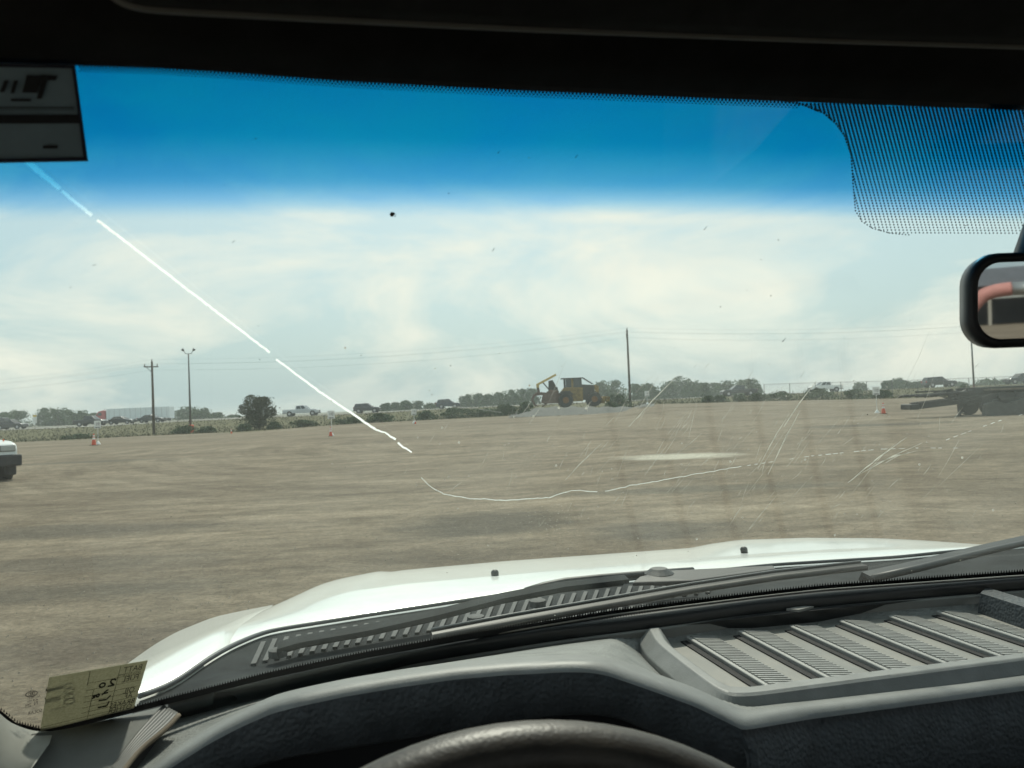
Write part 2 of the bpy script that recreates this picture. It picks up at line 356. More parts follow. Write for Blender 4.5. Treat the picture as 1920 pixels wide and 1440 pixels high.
far = [(8, 775, 15, 'leftmost tree at the photo edge beside the grey truck'), (30, 771, 19, 'rounded far tree behind the leftmost dark car'), (84, 766, 17, 'tall far tree right of the small white road sign'), (106, 765, 19, 'broad far tree, third from the left behind the highway'), (124, 768, 11, 'narrow far tree at the right end of the left clump'), (150, 770, 15, 'far tree behind the black pickup on the highway'), (172, 777, 13, 'low far tree just left of the red semi cab'),
       (353, 764, 22, 'far tree seen behind the twin lamp pole'), (374, 767, 17, 'far tree just right of the twin lamp pole'), (405, 775, 12, 'low hazy tree between lamp pole and dark bush tree'), (436, 779, 10, 'lowest hazy tree touching the dark bush tree'),
       (722, 757, 9, 'small far tree just right of the dark SUV'), (742, 755, 10, 'second small far tree right of the dark SUV'), (760, 752, 10, 'third small far tree right of the dark SUV'), (782, 753, 11, 'small far tree over the middle row sign'), (808, 756, 11, 'small far tree left of the dark hatchback'),
       (872, 742, 12, 'far tree right of the dark hatchback'), (893, 738, 14, 'second far tree right of the dark hatchback'), (914, 740, 12, 'third far tree right of the dark hatchback'), (936, 736, 14, 'fourth far tree right of the dark hatchback'), (956, 732, 15, 'far tree two places left of the log skidder'), (978, 730, 14, 'far tree next to the left of the log skidder'), (998, 728, 13, 'far tree partly hidden by the skidder grapple'),
       (1128, 717, 18, 'far tree behind the skidder blade'), (1150, 715, 19, 'far tree between the skidder and the bare utility pole'), (1192, 722, 17, 'far tree just right of the bare utility pole'), (1212, 720, 16, 'far tree behind the small sign by the utility pole'), (1228, 725, 11, 'low far tree right of the small sign'),
       (1254, 716, 15, 'far tree at the left of the right hand clump'), (1276, 709, 18, 'tallest far tree of the right hand clump'), (1297, 714, 16, 'far tree right of the tallest in the right clump'), (1317, 718, 13, 'narrow far tree amid the right hand clump'), (1340, 718, 15, 'far tree left of the dark pickup in the right clump'), (1361, 715, 17, 'far tree above the tail of the dark pickup'), (1385, 713, 18, 'far tree above the middle of the dark pickup'), (1406, 711, 15, 'far tree above the hood of the dark pickup'), (1419, 720, 8, 'small tree ending the right hand clump'),
       (1612, 718, 10, 'lone round far tree left of the right row sign'), (1664, 714, 9, 'slim far tree right of the right row sign'), (1682, 709, 10, 'pointed far tree right of the right row sign'), (1697, 715, 9, 'far tree left of the dark truck above the trailer'), (1722, 716, 14, 'low far tree behind the dark truck above the trailer'), (1796, 717, 12, 'low far tree left of the right lamp pole'), (1850, 712, 19, 'broad low tree right of the right lamp pole'), (1893, 711, 20, 'rightmost far tree at the photo edge')]
for i, (px, ty, hw, lab) in enumerate(far):
    Y = 212 + (i * 37 % 5) * 6; p = gpx(px, Y, -.3); h = (hor(px) - ty) * Y / F + H - p.z; w = hw * 2 * Y / F
    tree('far_tree', p, h, w * .98, ML_far, 100 + i, lab, 'trees beyond the highway', .24, 2800, lobes=20, low=.06, bias=1.35)
p = gpx(483, 82); tree('bush_tree', p, 3.4, 3.1, ML_near, 11, 'dark bushy tree standing alone at the lot edge', None, .1, 7000, lobes=15, low=.12, bias=.8)
shrubs = [(140, 36, 815, 829, 'low green shrub behind the leftmost row sign'), (345, 30, 799, 814, 'shrub at the foot of the twin lamp pole'), (385, 22, 801, 814, 'small shrub right of the twin lamp pole'), (455, 18, 796, 810, 'shrub at the left foot of the dark bush tree'), (512, 16, 792, 806, 'shrub at the right foot of the dark bush tree'), (570, 31, 788, 803, 'shrub in front of the silver pickup'), (648, 38, 782, 799, 'shrub behind the second orange cone'), (706, 36, 777, 795, 'shrub below the dark SUV'), (796, 28, 772, 788, 'shrub right of the middle row sign'), (848, 40, 766, 786, 'wide shrub below the dark hatchback'), (902, 38, 764, 783, 'wide shrub left of the gravel heap'), (944, 28, 760, 780, 'shrub at the left end of the gravel heap'), (984, 20, 754, 770, 'shrub behind the skidder grapple'), (1158, 32, 741, 760, 'shrub between the skidder and the utility pole'),
          (1326, 18, 744, 755, 'small shrub left of the dark pickup'), (1418, 26, 739, 754, 'shrub at the first fence posts'), (1466, 34, 735, 752, 'shrub in front of the white pickup'), (1530, 42, 731, 750, 'wide dark shrub along the wire fence'), (1606, 34, 732, 748, 'shrub just left of the right row sign'), (1652, 22, 733, 747, 'shrub behind the right row sign'), (1806, 12, 720, 728, 'tiny shrub left of the right lamp pole'), (1348, 20, 742, 754, 'shrub under the rear of the dark pickup'), (1386, 18, 741, 754, 'shrub under the front of the dark pickup')]
for i, (px, hw, ty, by, lab) in enumerate(shrubs):
    Y = interp(T_EY, (px - 960) / F) + (3.5 if px > 1200 else 2.0); p = gpx(px, Y, -.1); h = max(.5, H - p.z + (hor(px) - ty) * Y / F); w = hw * 2 * Y / F
    t = tree('shrub', p, h, w * .62, ML_bush, 300 + i, lab, 'shrubs along the lot edge', .1, 1500, cat='shrub', trunk=False, lobes=12, low=.16)
    tb = MB()
    for k in range(6):
        a = k * 1.05; tb.tube([(0, 0, -.1), (.25 * w * math.cos(a), .25 * w * math.sin(a), h * .6)], [.02, .006], 5)
    tb.build('stem', M_bark, t)
b = MB()
for k in range(15000):
    px = random.uniform(-60, 1990); s = (px - 960) / F; ey = interp(T_EY, s); Y = ey + (120 - ey) * random.random() ** 1.5; c = gpx(px, Y, -.02)
    hh = random.uniform(.06, .26); a = random.random() * 6.3; d = V((math.cos(a), math.sin(a), 0)) * .07; tip = c + V((random.gauss(0, .08), random.gauss(0, .08), hh))
    o = len(b.v); b.v += [c - d, c + d, tip]; b.f.append((o, o + 1, o + 2))
tag(b.build('grass', mat('dry_grass', (.06, .058, .03), .9, col2=(.1, .094, .055), scale=.35), recalc=False), 'dry uncut grass on the highway bank', 'grass', kind='stuff')

# ================================================================== POLES, WIRES, FENCE, SIGNS, CONES
M_wood = mat('pole_wood', (.085, .07, .055), .9, var=.25, scale=5, bump=.3, bscale=30); M_galv = mat('galvanised', (.16, .165, .16), .5, .6, var=.15, scale=10)
M_ins = mat('insulator', (.25, .23, .2), .3); M_oran = mat('orange_plastic', (.65, .09, .035), .55, var=.12, scale=6); M_white = mat('white_paint', (.72, .72, .7), .5, var=.06, scale=5)
M_black = mat('black_rubber', (.018, .018, .019), .75, var=.2, scale=20); M_wire = mat('wire', (.2, .21, .21), .6, .3)
def upole(base, top, yaw, label, group, aw=.6, ox=-.1):
    h = top - base.z; t = empty('utility_pole', base, yaw, label, 'utility pole', group)
    MB().tube([(0, 0, -.5), (0, 0, h)], [.15, .1], 12).build('pole', M_wood, t, smooth=True)
    a = MB().box((ox, 0, h - .55), (2 * aw + .2, .1, .12)); a.build('crossarm', M_wood, t, bevel=.01)
    MB().bar((0, .07, h - 1.15), (ox - aw * .7, .07, h - .6), .05, .05).build('brace', M_galv, t)
    for x in (ox - aw, .0, ox + aw): MB().lathe([(.03, 0), (.06, .06), (.045, .12), (.065, .18), (.02, .25)], (x, 0, h - .48 if x else h), n=8).build('insulator', M_ins, t, smooth=True)
    return [Matrix.Translation(base) @ Matrix.Rotation(yaw, 4, 'Z') @ V((x, 0, h - .25 if x else h + .22)) for x in (ox - aw, 0, ox + aw)]
pA = gpx(286, 80); pB = gpx(1180, 87); pL = gp(-95, 104); pR = gp(66, 90)
A = [upole(pL, 7.4, .9, 'utility pole out beyond the left photo edge', None), upole(pA, 1.62 + 108 * 80 / F, .35, 'wooden utility pole with crossarm on the left bank', None), upole(pB, 1.62 + 131 * 87 / F, PSI - R(8.6) + R(84), 'wooden utility pole right of the log skidder', None), upole(pR, 9.4, -.6, 'utility pole out beyond the right photo edge', None)]
k = 0
for a, c in zip(A, A[1:]):
    for i, (p, q) in enumerate(zip(a, c)):
        pts = [p.lerp(q, u / 16) - V((0, 0, .9 * 4 * (u / 16) * (1 - u / 16))) for u in range(17)]
        nm = ['left span', 'middle span', 'right span'][A.index(a)]; wh = ['near side', 'top', 'far side'][i]
        tag(MB().tube(pts, .0045, 5, False).build('power_line', M_wire), f'thin {wh} power line, {nm} between the utility poles', 'power line', 'overhead power lines')
    lo = [p - V((0, 0, 1.1)) for p in (a[1], c[1])]
    pts = [lo[0].lerp(lo[1], u / 16) - V((0, 0, 1.0 * 4 * (u / 16) * (1 - u / 16))) for u in range(17)]
    tag(MB().tube(pts, .006, 5, False).build('power_line', M_wire), f'lower thicker cable, {nm} between the utility poles', 'power line', 'overhead power lines')
def lamp(base, top, yaw, label):
    h = top - base.z; t = empty('lamp_pole', base, yaw, label, 'lamp pole')
    MB().lathe([(.33, -.2), (.33, .75), (.28, .8)], n=16).build('footing', M_oran, t, smooth=False)
    MB().tube([(0, 0, .7), (0, 0, h - .7)], [.11, .065], 12).build('pole', M_galv, t, smooth=True)
    for s in (-1, 1):
        arm = MB().tube([(0, 0, h - .75), (s * .3, 0, h - .72), (s * .42, 0, h - .45)], .035, 6).build('arm', M_galv, t, smooth=True)
        m = Matrix.Rotation(s * R(38), 3, 'Y')
        hd = MB().lathe([(.05, 0), (.12, .09), (.15, .25), (.13, .27)], (s * .44, 0, h - .45), n=12, m=m).build('lamp_head', mat('lamp_shell', (.12, .12, .115), .5), t, smooth=True)
lamp(gpx(355, 80), 1.62 + 133 * 80 / F, PSI + R(12), 'tall twin floodlight pole with orange footing on the left')
lamp(gpx(1825, 86), 1.62 + 133 * 86 / F, PSI, 'tall floodlight pole with orange footing behind the mirror')
# fence
ft = empty('wire_fence', gpx(1640, 91), 0, 'chain link fence with steel posts along the right bank', 'fence'); fo = ft.location.copy()
def fp(px): return gpx(px, 92)
posts = list(range(1432, 2000, 48))
for px in posts:
    p = fp(px); MB().tube([p - V((0, 0, .3)), p + V((0, 0, 1.85))], .035, 6).build('post', M_galv, ft, off=fo)
for i, (px, qx) in enumerate(zip(posts, posts[1:])):
    p, q = fp(px), fp(qx)
    for z in (1.8, .08): MB().tube([p + V((0, 0, z)), q + V((0, 0, z))], .02, 5).build('rail', M_galv, ft, off=fo)
    b = MB(); n = 26
    for k in range(-12, n):
        for sgn in (0, 1):
            pts = []
            for u in (0.0, 1.0):
                w = (k + (u if not sgn else 1 - u) * 12) / n; pts.append((w, u))
            (w0, h0), (w1, h1) = pts
            if w1 == w0: continue
            def cl(w, wa, ha, wb, hb): return ha + (hb - ha) * (w - wa) / (wb - wa)
            if w0 > w1: (w0, h0), (w1, h1) = (w1, h1), (w0, h0)
            a0, a1 = max(0, w0), min(1, w1)
            if a1 <= a0: continue
            P0 = p.lerp(q, a0) + V((0, 0, .08 + 1.7 * cl(a0, w0, h0, w1, h1))); P1 = p.lerp(q, a1) + V((0, 0, .08 + 1.7 * cl(a1, w0, h0, w1, h1)))
            b.tube([P0, P1], .0025, 3, False)
    b.build('mesh_wire', M_galv, ft, off=fo, recalc=False)

def row_sign(px, Y, h, txt, label, lean=0, bucket=True, small=False):
    p = gpx(px, Y); t = empty('row_sign', p, PSI + R(4) if px < 960 else PSI - R(6), label, 'sign', 'row signs on white bases')
    MB().tube([(0, 0, 0), (lean, 0, h)], .02, 8).build('post', M_white, t)
    pn = MB().box((lean, -.03, h - .28), (.46, .012, .54)).build('panel', M_white, t)
    vs, fs = text_mesh(txt, .3); x0 = max(v[0] for v in vs) / 2
    MB().add([(v[0] - x0 + lean, -.0385, h - .34 + v[1]) for v in vs], fs).build('lettering', mat('sign_ink', (.03, .03, .035), .6), pn, recalc=False)
    MB().box((lean, -.0385, h - .49), (.34, .003, .05)).build('lettering', mat('sign_ink', (.03, .03, .035), .6), pn)
    MB().lathe([(.17, 0), (.16, .03), (.07, .18), (.04, .22)], n=14).build('base', M_white, t, smooth=True)
row_sign(181, 54, 1.68, '10', 'white row sign on a post beside the leftmost cone')
row_sign(619, 51.5, 1.7, '10', 'faint row sign beside the second orange cone')
row_sign(774, 70, 1.3, '10', 'small row sign in the middle before the shrubs')
row_sign(1212, 78, 1.35, '10', 'small white sign right of the bare utility pole')
row_sign(1641, 52.5, 1.8, '10', 'white row sign beside the right cone, before the shrubs')
def cone(px, Y, h, label):
    p = gpx(px, Y); t = empty('traffic_cone', p, PSI, label, 'cone', 'orange traffic cones')
    MB().box((0, 0, .02 * h), (.5 * h, .5 * h, .04 * h)).build('foot', M_black, t, bevel=.01)
    r = lambda z: (.2 - .16 * z) * h
    def seg(a, c, m, nm): MB().lathe([(r(a), a * h), (r(c), c * h)], n=14).build(nm, m, t, smooth=False)
    seg(.04, .5, M_oran, 'cone_body'); seg(.5, .68, M_white, 'reflective_collar'); seg(.68, .76, M_oran, 'cone_body'); seg(.76, .88, M_white, 'reflective_collar'); seg(.88, 1, M_oran, 'cone_body')
cone(173, 52.5, .78, 'orange traffic cone left of the leftmost row sign'); cone(617, 51, .62, 'orange traffic cone in front of the second row sign'); cone(1653, 50.5, .72, 'orange traffic cone right of the right row sign')
cone(431, 69, .42, 'small orange cone before the dark bush tree'); cone(776, 68, .42, 'small cone at the foot of the middle row sign')
p = gpx(64, 150); t = empty('road_sign', p, PSI, 'small white highway sign with yellow plate among the far left trees', 'sign')
MB().tube([(0, 0, -.2), (0, 0, 2.6)], .05, 6).build('post', M_galv, t); MB().box((-.05, -.06, 1.5), (.8, .03, 1.1)).build('panel', M_white, t); MB().box((-.05, -.06, 2.35), (.7, .03, .4)).build('panel', mat('yellow_plate', (.6, .42, .06), .5), t)

# ================================================================== VEHICLES ON THE HIGHWAY
M_glassd = mat('car_glass', (.015, .018, .02), .06, spec=.8); M_tyre = mat('tyre', (.02, .02, .021), .85, var=.2, scale=15); M_rim = mat('rim', (.35, .35, .36), .35, .8)
M_lampw = mat('headlamp', (.6, .6, .58), .15, spec=.8); M_lampr = mat('tail_lamp', (.35, .02, .02), .25); M_trim = mat('black_trim', (.025, .025, .027), .6, var=.2, scale=9)
def paint(nm, c, rough=.28): return mat(nm, c, rough, coat=.6, var=.05, scale=3, bump=.02, bscale=200)
def wheel(t, x, y, r, w, rim=M_rim, hub=.58):
    s = 1 if y > 0 else -1
    o = MB().lathe([(r * .55, y - w / 2), (r * .93, y - w / 2), (r, y - w * .3), (r, y + w * .3), (r * .93, y + w / 2), (r * .55, y + w / 2)], (x, 0, r), 'y', 20).build('wheel', M_tyre, t, smooth=False)
    MB().lathe([(r * hub, y + s * (w / 2 + .004)), (r * hub * .9, y + s * (w / 2 + .012)), (r * .18, y + s * (w / 2 - .015)), (r * .12, y + s * (w / 2 + .02))], (x, 0, 0 + r), 'y', 16).build('rim', rim, o)
def car(kind, base, yaw, col, label, L=4.6, Wd=1.85, cat='car', group='vehicles on the highway'):
    t = empty({'sedan': 'sedan', 'suv': 'sport_utility', 'pickup': 'pickup'}[kind], base, yaw, label, cat, group); h = L / 2; w = Wd / 2
    wr = .34 if kind == 'sedan' else .4
    if kind == 'sedan':
        body = [(-h, .35), (-h + .05, .85), (-h + .9, .96), (.75, .93), (h - .25, .76), (h, .6), (h - .02, .3), (-h + .1, .28)]
        cab = [(-h + .75, .94), (-h + 1.35, 1.4), (.15, 1.44), (1.0, .92)]
    elif kind == 'suv':
        body = [(-h, .42), (-h + .03, 1.05), (.85, 1.06), (h - .3, .98), (h, .78), (h - .02, .38), (-h + .1, .36)]
        cab = [(-h + .08, 1.05), (-h + .4, 1.68), (.2, 1.74), (.95, 1.05)]
    else:
        body = [(-h, .55), (-h, 1.08), (.1, 1.1), (1.15, 1.1), (h - .35, 1.06), (h, .85), (h, .45), (-h + .1, .5)]
        cab = [(-.85, 1.09), (-.72, 1.74), (.55, 1.78), (1.35, 1.1)]
    MB().prism(body, -w, w).build('body', col, t, bevel=.09, seg=3)
    b = MB(); n = 4; tw = w * .76
    for s in (-1, 1):
        b.v += [V((x, s * (w - .05 if i in (0, 3) else tw), z)) for i, (x, z) in enumerate(cab)]
    b.f = [(0, 1, 2, 3), (7, 6, 5, 4), (0, 4, 5, 1), (1, 5, 6, 2), (2, 6, 7, 3), (3, 7, 4, 0)]
    b.build('roof', col, t, bevel=.05)
    def lerp2(a, c, u): return (a[0] + (c[0] - a[0]) * u, a[1] + (c[1] - a[1]) * u)
    def cabpt(u, v, s):
        lo = lerp2(cab[0], cab[3], u); hi = lerp2(cab[1], cab[2], u); x, z = lerp2(lo, hi, v); yy = (w - .05) + (tw - w + .05) * v; return V((x, s * (yy + .012), z))
    for s in (-1, 1):
        for (a, c) in ((.1, .47), (.53, .88)):
            MB().poly([cabpt(a, .12, s), cabpt(c, .12, s), cabpt(c, .86, s), cabpt(a, .86, s)]).build('window', M_glassd, t, solid=.01)
    for (i, j, e) in ((3, 2, .012), (0, 1, -.012)):
        lo, hi = cab[i], cab[j]; q = []
        for v, sgn in ((.1, -1), (.1, 1), (.88, 1), (.88, -1)):
            x, z = lerp2(lo, hi, v); q.append(V((x + e, sgn * ((w - .1) + (tw - w) * v), z + .012)))
        MB().poly(q).build('windshield' if i == 3 else 'rear_window', M_glassd, t, solid=.006)
    for x in (-h + .95 if kind != 'pickup' else -h + 1.15, h - .9):
        for s in (-1, 1):
            MB().lathe([(wr * 1.14, s * (w - .03)), (wr * 1.14, s * (w + .004))], (x, 0, wr), 'y', 20).build('wheel_arch', M_trim, t)
            wheel(t, x, s * (w - .1), wr, .24)
    for s in (-1, 1):
        MB().box((h - .05, s * (w - .28), .72 if kind == 'sedan' else .86), (.16, .38, .15)).build('headlight', M_lampw, t, bevel=.03)
        MB().box((-h + .03, s * (w - .2), .8 if kind == 'sedan' else .95), (.1, .22, .3)).build('tail_light', M_lampr, t, bevel=.02)
        MB().box((.75 if kind == 'sedan' else .9, s * (w + .08), 1.0 if kind == 'sedan' else 1.18), (.12, .2, .14)).build('side_mirror', col, t, bevel=.03)
    MB().box((h - .02, 0, .45), (.14, Wd * .92, .18)).build('bumper', M_trim, t, bevel=.04)
    MB().box((-h + .02, 0, .5), (.14, Wd * .92, .18)).build('bumper', M_trim, t, bevel=.04)
    MB().box((h - .0, 0, .72), (.06, Wd * .45, .2)).build('grille', M_trim, t, bevel=.02)
    if kind == 'pickup':
        MB().box((-h + .85 + .1, 0, 1.085), (1.62, Wd * .8, .05)).build('bed', M_trim, t)
    return t
blk = paint('black_paint', (.012, .013, .016)); dgr = paint('dark_grey_paint', (.03, .032, .036)); slv = paint('silver_paint', (.42, .45, .47)); wht = paint('white_body_paint', (.68, .7, .68)); red = paint('red_paint', (.36, .025, .03)); dbl = paint('dark_blue_paint', (.02, .025, .04))
LT, RTN = PSI + math.pi, PSI
def onroad(px, Y): return gpx(px, Y, .03)
car('suv', onroad(20, 133), RTN, dgr, 'dark sport utility at the left photo edge on the highway', 4.8)
car('pickup', onroad(168, 133), RTN, blk, 'black pickup on the highway behind the leftmost row sign', 5.2, cat='pickup')
car('sedan', onroad(226, 138), RTN, blk, 'black sedan in front of the red semi cab', 4.7)
car('sedan', onroad(283, 141), RTN, dgr, 'dark sedan beside the white semi trailer by the utility pole', 4.8)
car('pickup', onroad(564, 129), RTN, slv, 'silver pickup right of the dark bush tree', 5.9, 2.0, cat='pickup')
car('suv', onroad(687, 138), RTN, dgr, 'dark sport utility right of the long windshield crack', 4.7)
car('suv', onroad(839, 140), RTN, dbl, 'dark hatchback over the shrubs left of the skidder', 4.3)
car('pickup', onroad(1384, 128), LT, dgr, 'dark pickup before the right hand clump of trees', 5.7, 2.0, cat='pickup')
car('pickup', onroad(1546, 130), LT, wht, 'white pickup half hidden by shrubs behind the fence', 5.4, cat='pickup')
car('suv', onroad(1760, 126), RTN, dgr, 'dark sport utility above the lowboy trailer', 5.0)
car('suv', onroad(1912, 126), LT, dbl, 'dark car at the right photo edge above the trailer', 4.7)
# semi truck
def box_on(t, nm, c, d, m, bevel=.04): return MB().box(c, d).build(nm, m, t, bevel=bevel)
p = onroad(262, 190); t = empty('semi_truck', p, LT, 'semi truck with red cab and long white box trailer', 'semi truck', 'vehicles on the highway')
Lt = 15.6
MB().box((0, 0, 2.15), (Lt, 2.6, 2.9)).build('trailer', mat('trailer_white', (.62, .68, .7), .45, var=.06, scale=1.5), t, bevel=.06)
for k in range(12): MB().box((-Lt / 2 + .7 + k * 1.29, 1.31, 2.15), (.04, .025, 2.75)).build('trailer_rib', M_galv, t); 
MB().box((0, 1.305, .78), (Lt * .98, .04, .12)).build('side_rail', M_galv, t)
cabp = [(8.1, .5), (8.1, 3.1), (8.6, 3.35), (9.9, 3.0), (10.5, 2.0), (11.9, 1.75), (12.1, 1.5), (12.1, .5)]
MB().prism(cabp, -1.2, 1.2).build('cab', red, t, bevel=.12, seg=3)
MB().poly([(9.0, 1.22, 2.0), (10.2, 1.22, 2.0), (9.75, 1.22, 2.75), (9.0, 1.22, 2.75)]).build('window', M_glassd, t, solid=.02)
MB().poly([(9.0, -1.22, 2.0), (10.2, -1.22, 2.0), (9.75, -1.22, 2.75), (9.0, -1.22, 2.75)]).build('window', M_glassd, t, solid=.02)
for x in (11.2, 8.0, 6.8, -5.4, -6.6):
    for s in (-1, 1): wheel(t, x, s * 1.05, .5, .3)
MB().tube([(8.2, 1.1, 1), (8.2, 1.1, 3.7)], .08, 8).build('exhaust_stack', M_rim, t)
p = onroad(-28, 150); t = empty('box_truck', p, LT, 'grey box truck cut off by the left photo edge', 'truck', 'vehicles on the highway')
box_on(t, 'cargo_box', (1.2, 0, 2.1), (6, 2.4, 2.4), mat('grey_box', (.2, .21, .2), .6, var=.1, scale=2)); box_on(t, 'cab', (-2.9, 0, 1.4), (1.9, 2.1, 1.7), dgr, .2); box_on(t, 'chassis', (.3, 0, .75), (8.0, .9, .2), M_trim)
MB().box((-2.6, 0, 1.8), (1.0, 2.13, .6)).build('window', M_glassd, t, bevel=.05)
for x in (-2.7, 2.9):
    for s in (-1, 1): wheel(t, x, s * .95, .45, .28)

# white truck front at the left edge of the lot
az = math.atan2(-.655, 1); d = gpx(20, 24.4); toc = V((-d.x, -d.y, 0)).normalized()
side = V((-toc.y, toc.x, 0))                                    # image right as seen from the eye
cpos = gpx(33, 22.8) - side * -.0; 
rightv = V((toc.y * -1, toc.x, 0))
yaw = math.atan2(toc.y, toc.x) + R(15)
ctr = gpx(31, 22.8) + V((-math.cos(yaw), -math.sin(yaw), 0)) * 2.75
lat = V((-math.sin(yaw), math.cos(yaw), 0)); 
if lat.dot(RH) > 0: lat = -lat
ctr = ctr + lat * .98; ctr.z = 0
t = empty('service_truck', ctr, yaw, 'white truck front with black bumper at the left edge of the lot', 'truck')
hb = [(-2.8, .6), (-2.8, 1.15), (.9, 1.2), (2.3, 1.14), (2.68, 1.08), (2.76, .92), (2.78, .6)]
MB().prism(hb, -.97, .97).build('body', wht, t, bevel=.1, seg=4)
b = MB(); cab = [(-1.2, 1.17), (-1.1, 1.9), (.35, 1.93), (1.15, 1.18)]
for s in (-1, 1): b.v += [V((x, s * (.9 if i in (0, 3) else .76), z)) for i, (x, z) in enumerate(cab)]
b.f = [(0, 1, 2, 3), (7, 6, 5, 4), (0, 4, 5, 1), (1, 5, 6, 2), (2, 6, 7, 3), (3, 7, 4, 0)]; b.build('cab', wht, t, bevel=.05)
MB().poly([(1.13, -.78, 1.25), (1.13, .78, 1.25), (.43, .68, 1.85), (.43, -.68, 1.85)]).build('windshield', M_glassd, t, solid=.01)
for s in (-1, 1):
    MB().poly([(-.9, s * .905, 1.25), (.85, s * .905, 1.25), (.35, s * .8, 1.82), (-.85, s * .8, 1.82)]).build('window', M_glassd, t, solid=.01)
    hl = MB().box((2.72, s * .7, .93), (.14, .42, .19)).build('headlight', mat('headlight_housing', (.2, .2, .19), .3), t, bevel=.03)
    MB().box((2.8, s * .7, .93), (.015, .36, .13)).build('lens', mat('headlight_lens', (.4, .42, .4), .1, spec=.8), hl, bevel=.02)
    for x in (-1.9, 1.85): wheel(t, x, s * .84, .42, .3)
    MB().lathe([(.5, s * .9), (.5, s * .975)], (1.85, 0, .42), 'y', 20).build('wheel_arch', M_trim, t)
    MB().box((2.3, s * .86, .38), (.5, .26, .5)).build('mud_flap', M_trim, t, bevel=.05)
    MB().lathe([(.02, 0), (.02, .07)], (2.2, s * .75, 1.13), n=8).build('marker_lamp', mat('amber', (.6, .12, .02), .3), t)
MB().box((2.76, 0, .58), (.3, 2.08, .34)).build('bumper', M_trim, t, bevel=.05); MB().box((2.74, 0, .9), (.1, .9, .26)).build('grille', M_trim, t, bevel=.03)
MB().box((0, 0, .5), (5.2, .9, .2)).build('chassis', M_trim, t)

# ================================================================== LOG SKIDDER ON THE GRAVEL HEAP
YS = 85.0; kx = YS / F
sp = gpx(1065, YS); sp.z = H + (hor(1065) - 763.5) * kx
t = empty('log_skidder', sp, PSI, 'weathered yellow log skidder with grapple on the dark gravel heap', 'skidder')
def sx(px): return (px - 1065) * kx
def sz(px, py): return (763.5 - (py + (px - 1065) * .041)) * kx
m_yel = mat('skidder_yellow', (.1, .065, .02), .7, col2=(.34, .22, .055), scale=2.6, bump=.1, bscale=20); m_bst = mat('boom_yellow', (.62, .44, .15), .5, var=.15, scale=3)
m_dst = mat('dark_steel', (.035, .033, .03), .7, var=.35, scale=4); m_rust = mat('rusty_steel', (.1, .06, .042), .85, col2=(.17, .11, .085), scale=4)
m_hub = mat('hub_orange', (.2, .085, .02), .7, var=.3, scale=6)
for x in (sx(1111), sx(1058)):
    for y in (-1.1, 1.1):
        w = MB().lathe([(.3, y - .33), (.66, y - .33), (.76, y - .22), (.78, y), (.76, y + .22), (.66, y + .33), (.3, y + .33)], (x, 0, .78), 'y', 24).build('wheel', M_tyre, t)
        sg = -1 if y < 0 else 1
        MB().lathe([(.34, y + sg * .335), (.3, y + sg * .36), (.12, y + sg * .3), (.1, y + sg * .4)], (x, 0, .78), 'y', 16).build('hub', m_hub, w)
        for k in range(18):
            a = 2 * math.pi * k / 18; mt = Matrix.Rotation(-a, 3, 'Y')
            MB().box(V((x, y, .78)) + mt @ V((.79, 0, 0)), (.07, .6, .1), mt).build('lug', M_tyre, w)
MB().prism([(sx(1046), .55), (sx(1046), 1.35), (sx(1057), 2.2), (sx(1091), 2.15), (sx(1091), .6)], -.75, .75).build('body', m_yel, t, bevel=.05)
MB().prism([(sx(1090), .7), (sx(1090), 2.45), (sx(1112), 2.35), (sx(1113), .8)], -.6, .6).build('engine_housing', m_dst, t, bevel=.05)
MB().prism([(sx(1113), .8), (sx(1113), 2.38), (sx(1121), 2.2), (sx(1121), 1.0)], -.62, .62).build('front_guard', m_yel, t, bevel=.05)
for y in (-.55, .55): MB().bar((sx(1092), y, sz(1092, 708)), (sx(1111), y, sz(1111, 720)), .07, .07).build('guard_bar', m_dst, t)
MB().box(((sx(1053) + sx(1091)) / 2, 0, sz(1072, 709.5)), (sx(1092) - sx(1052), 1.6, .1)).build('cab_roof', m_dst, t, bevel=.03)
for x in (1058.5, 1072, 1088.5):
    for y in (-.7, .7): MB().bar((sx(x), y, 2.1), (sx(x), y, sz(1072, 709.5)), .12 if x != 1072 else .22, .1, (0, 1, 0)).build('cab_post', m_dst if x != 1072 else m_yel, t)
MB().box((sx(1073.5), -.71, 2.6), (1.6, .02, .95)).build('cab_screen', mat('cab_glass', (.05, .06, .06), .2), t)
MB().box((sx(1083), 0, 2.45), (.5, 1.2, .7)).build('seat_back', m_dst, t, bevel=.1)
MB().prism([(sx(1121), .35), (sx(1126), .3), (sx(1139), .38), (sx(1140), .95), (sx(1136), 1.0), (sx(1128), 1.05)], -1.25, 1.25).build('dozer_blade', m_yel, t, bevel=.04)
for y in (-.5, .5): MB().bar((sx(1112), y, .9), (sx(1130), y, .75), .12, .16).build('blade_arm', m_dst, t)
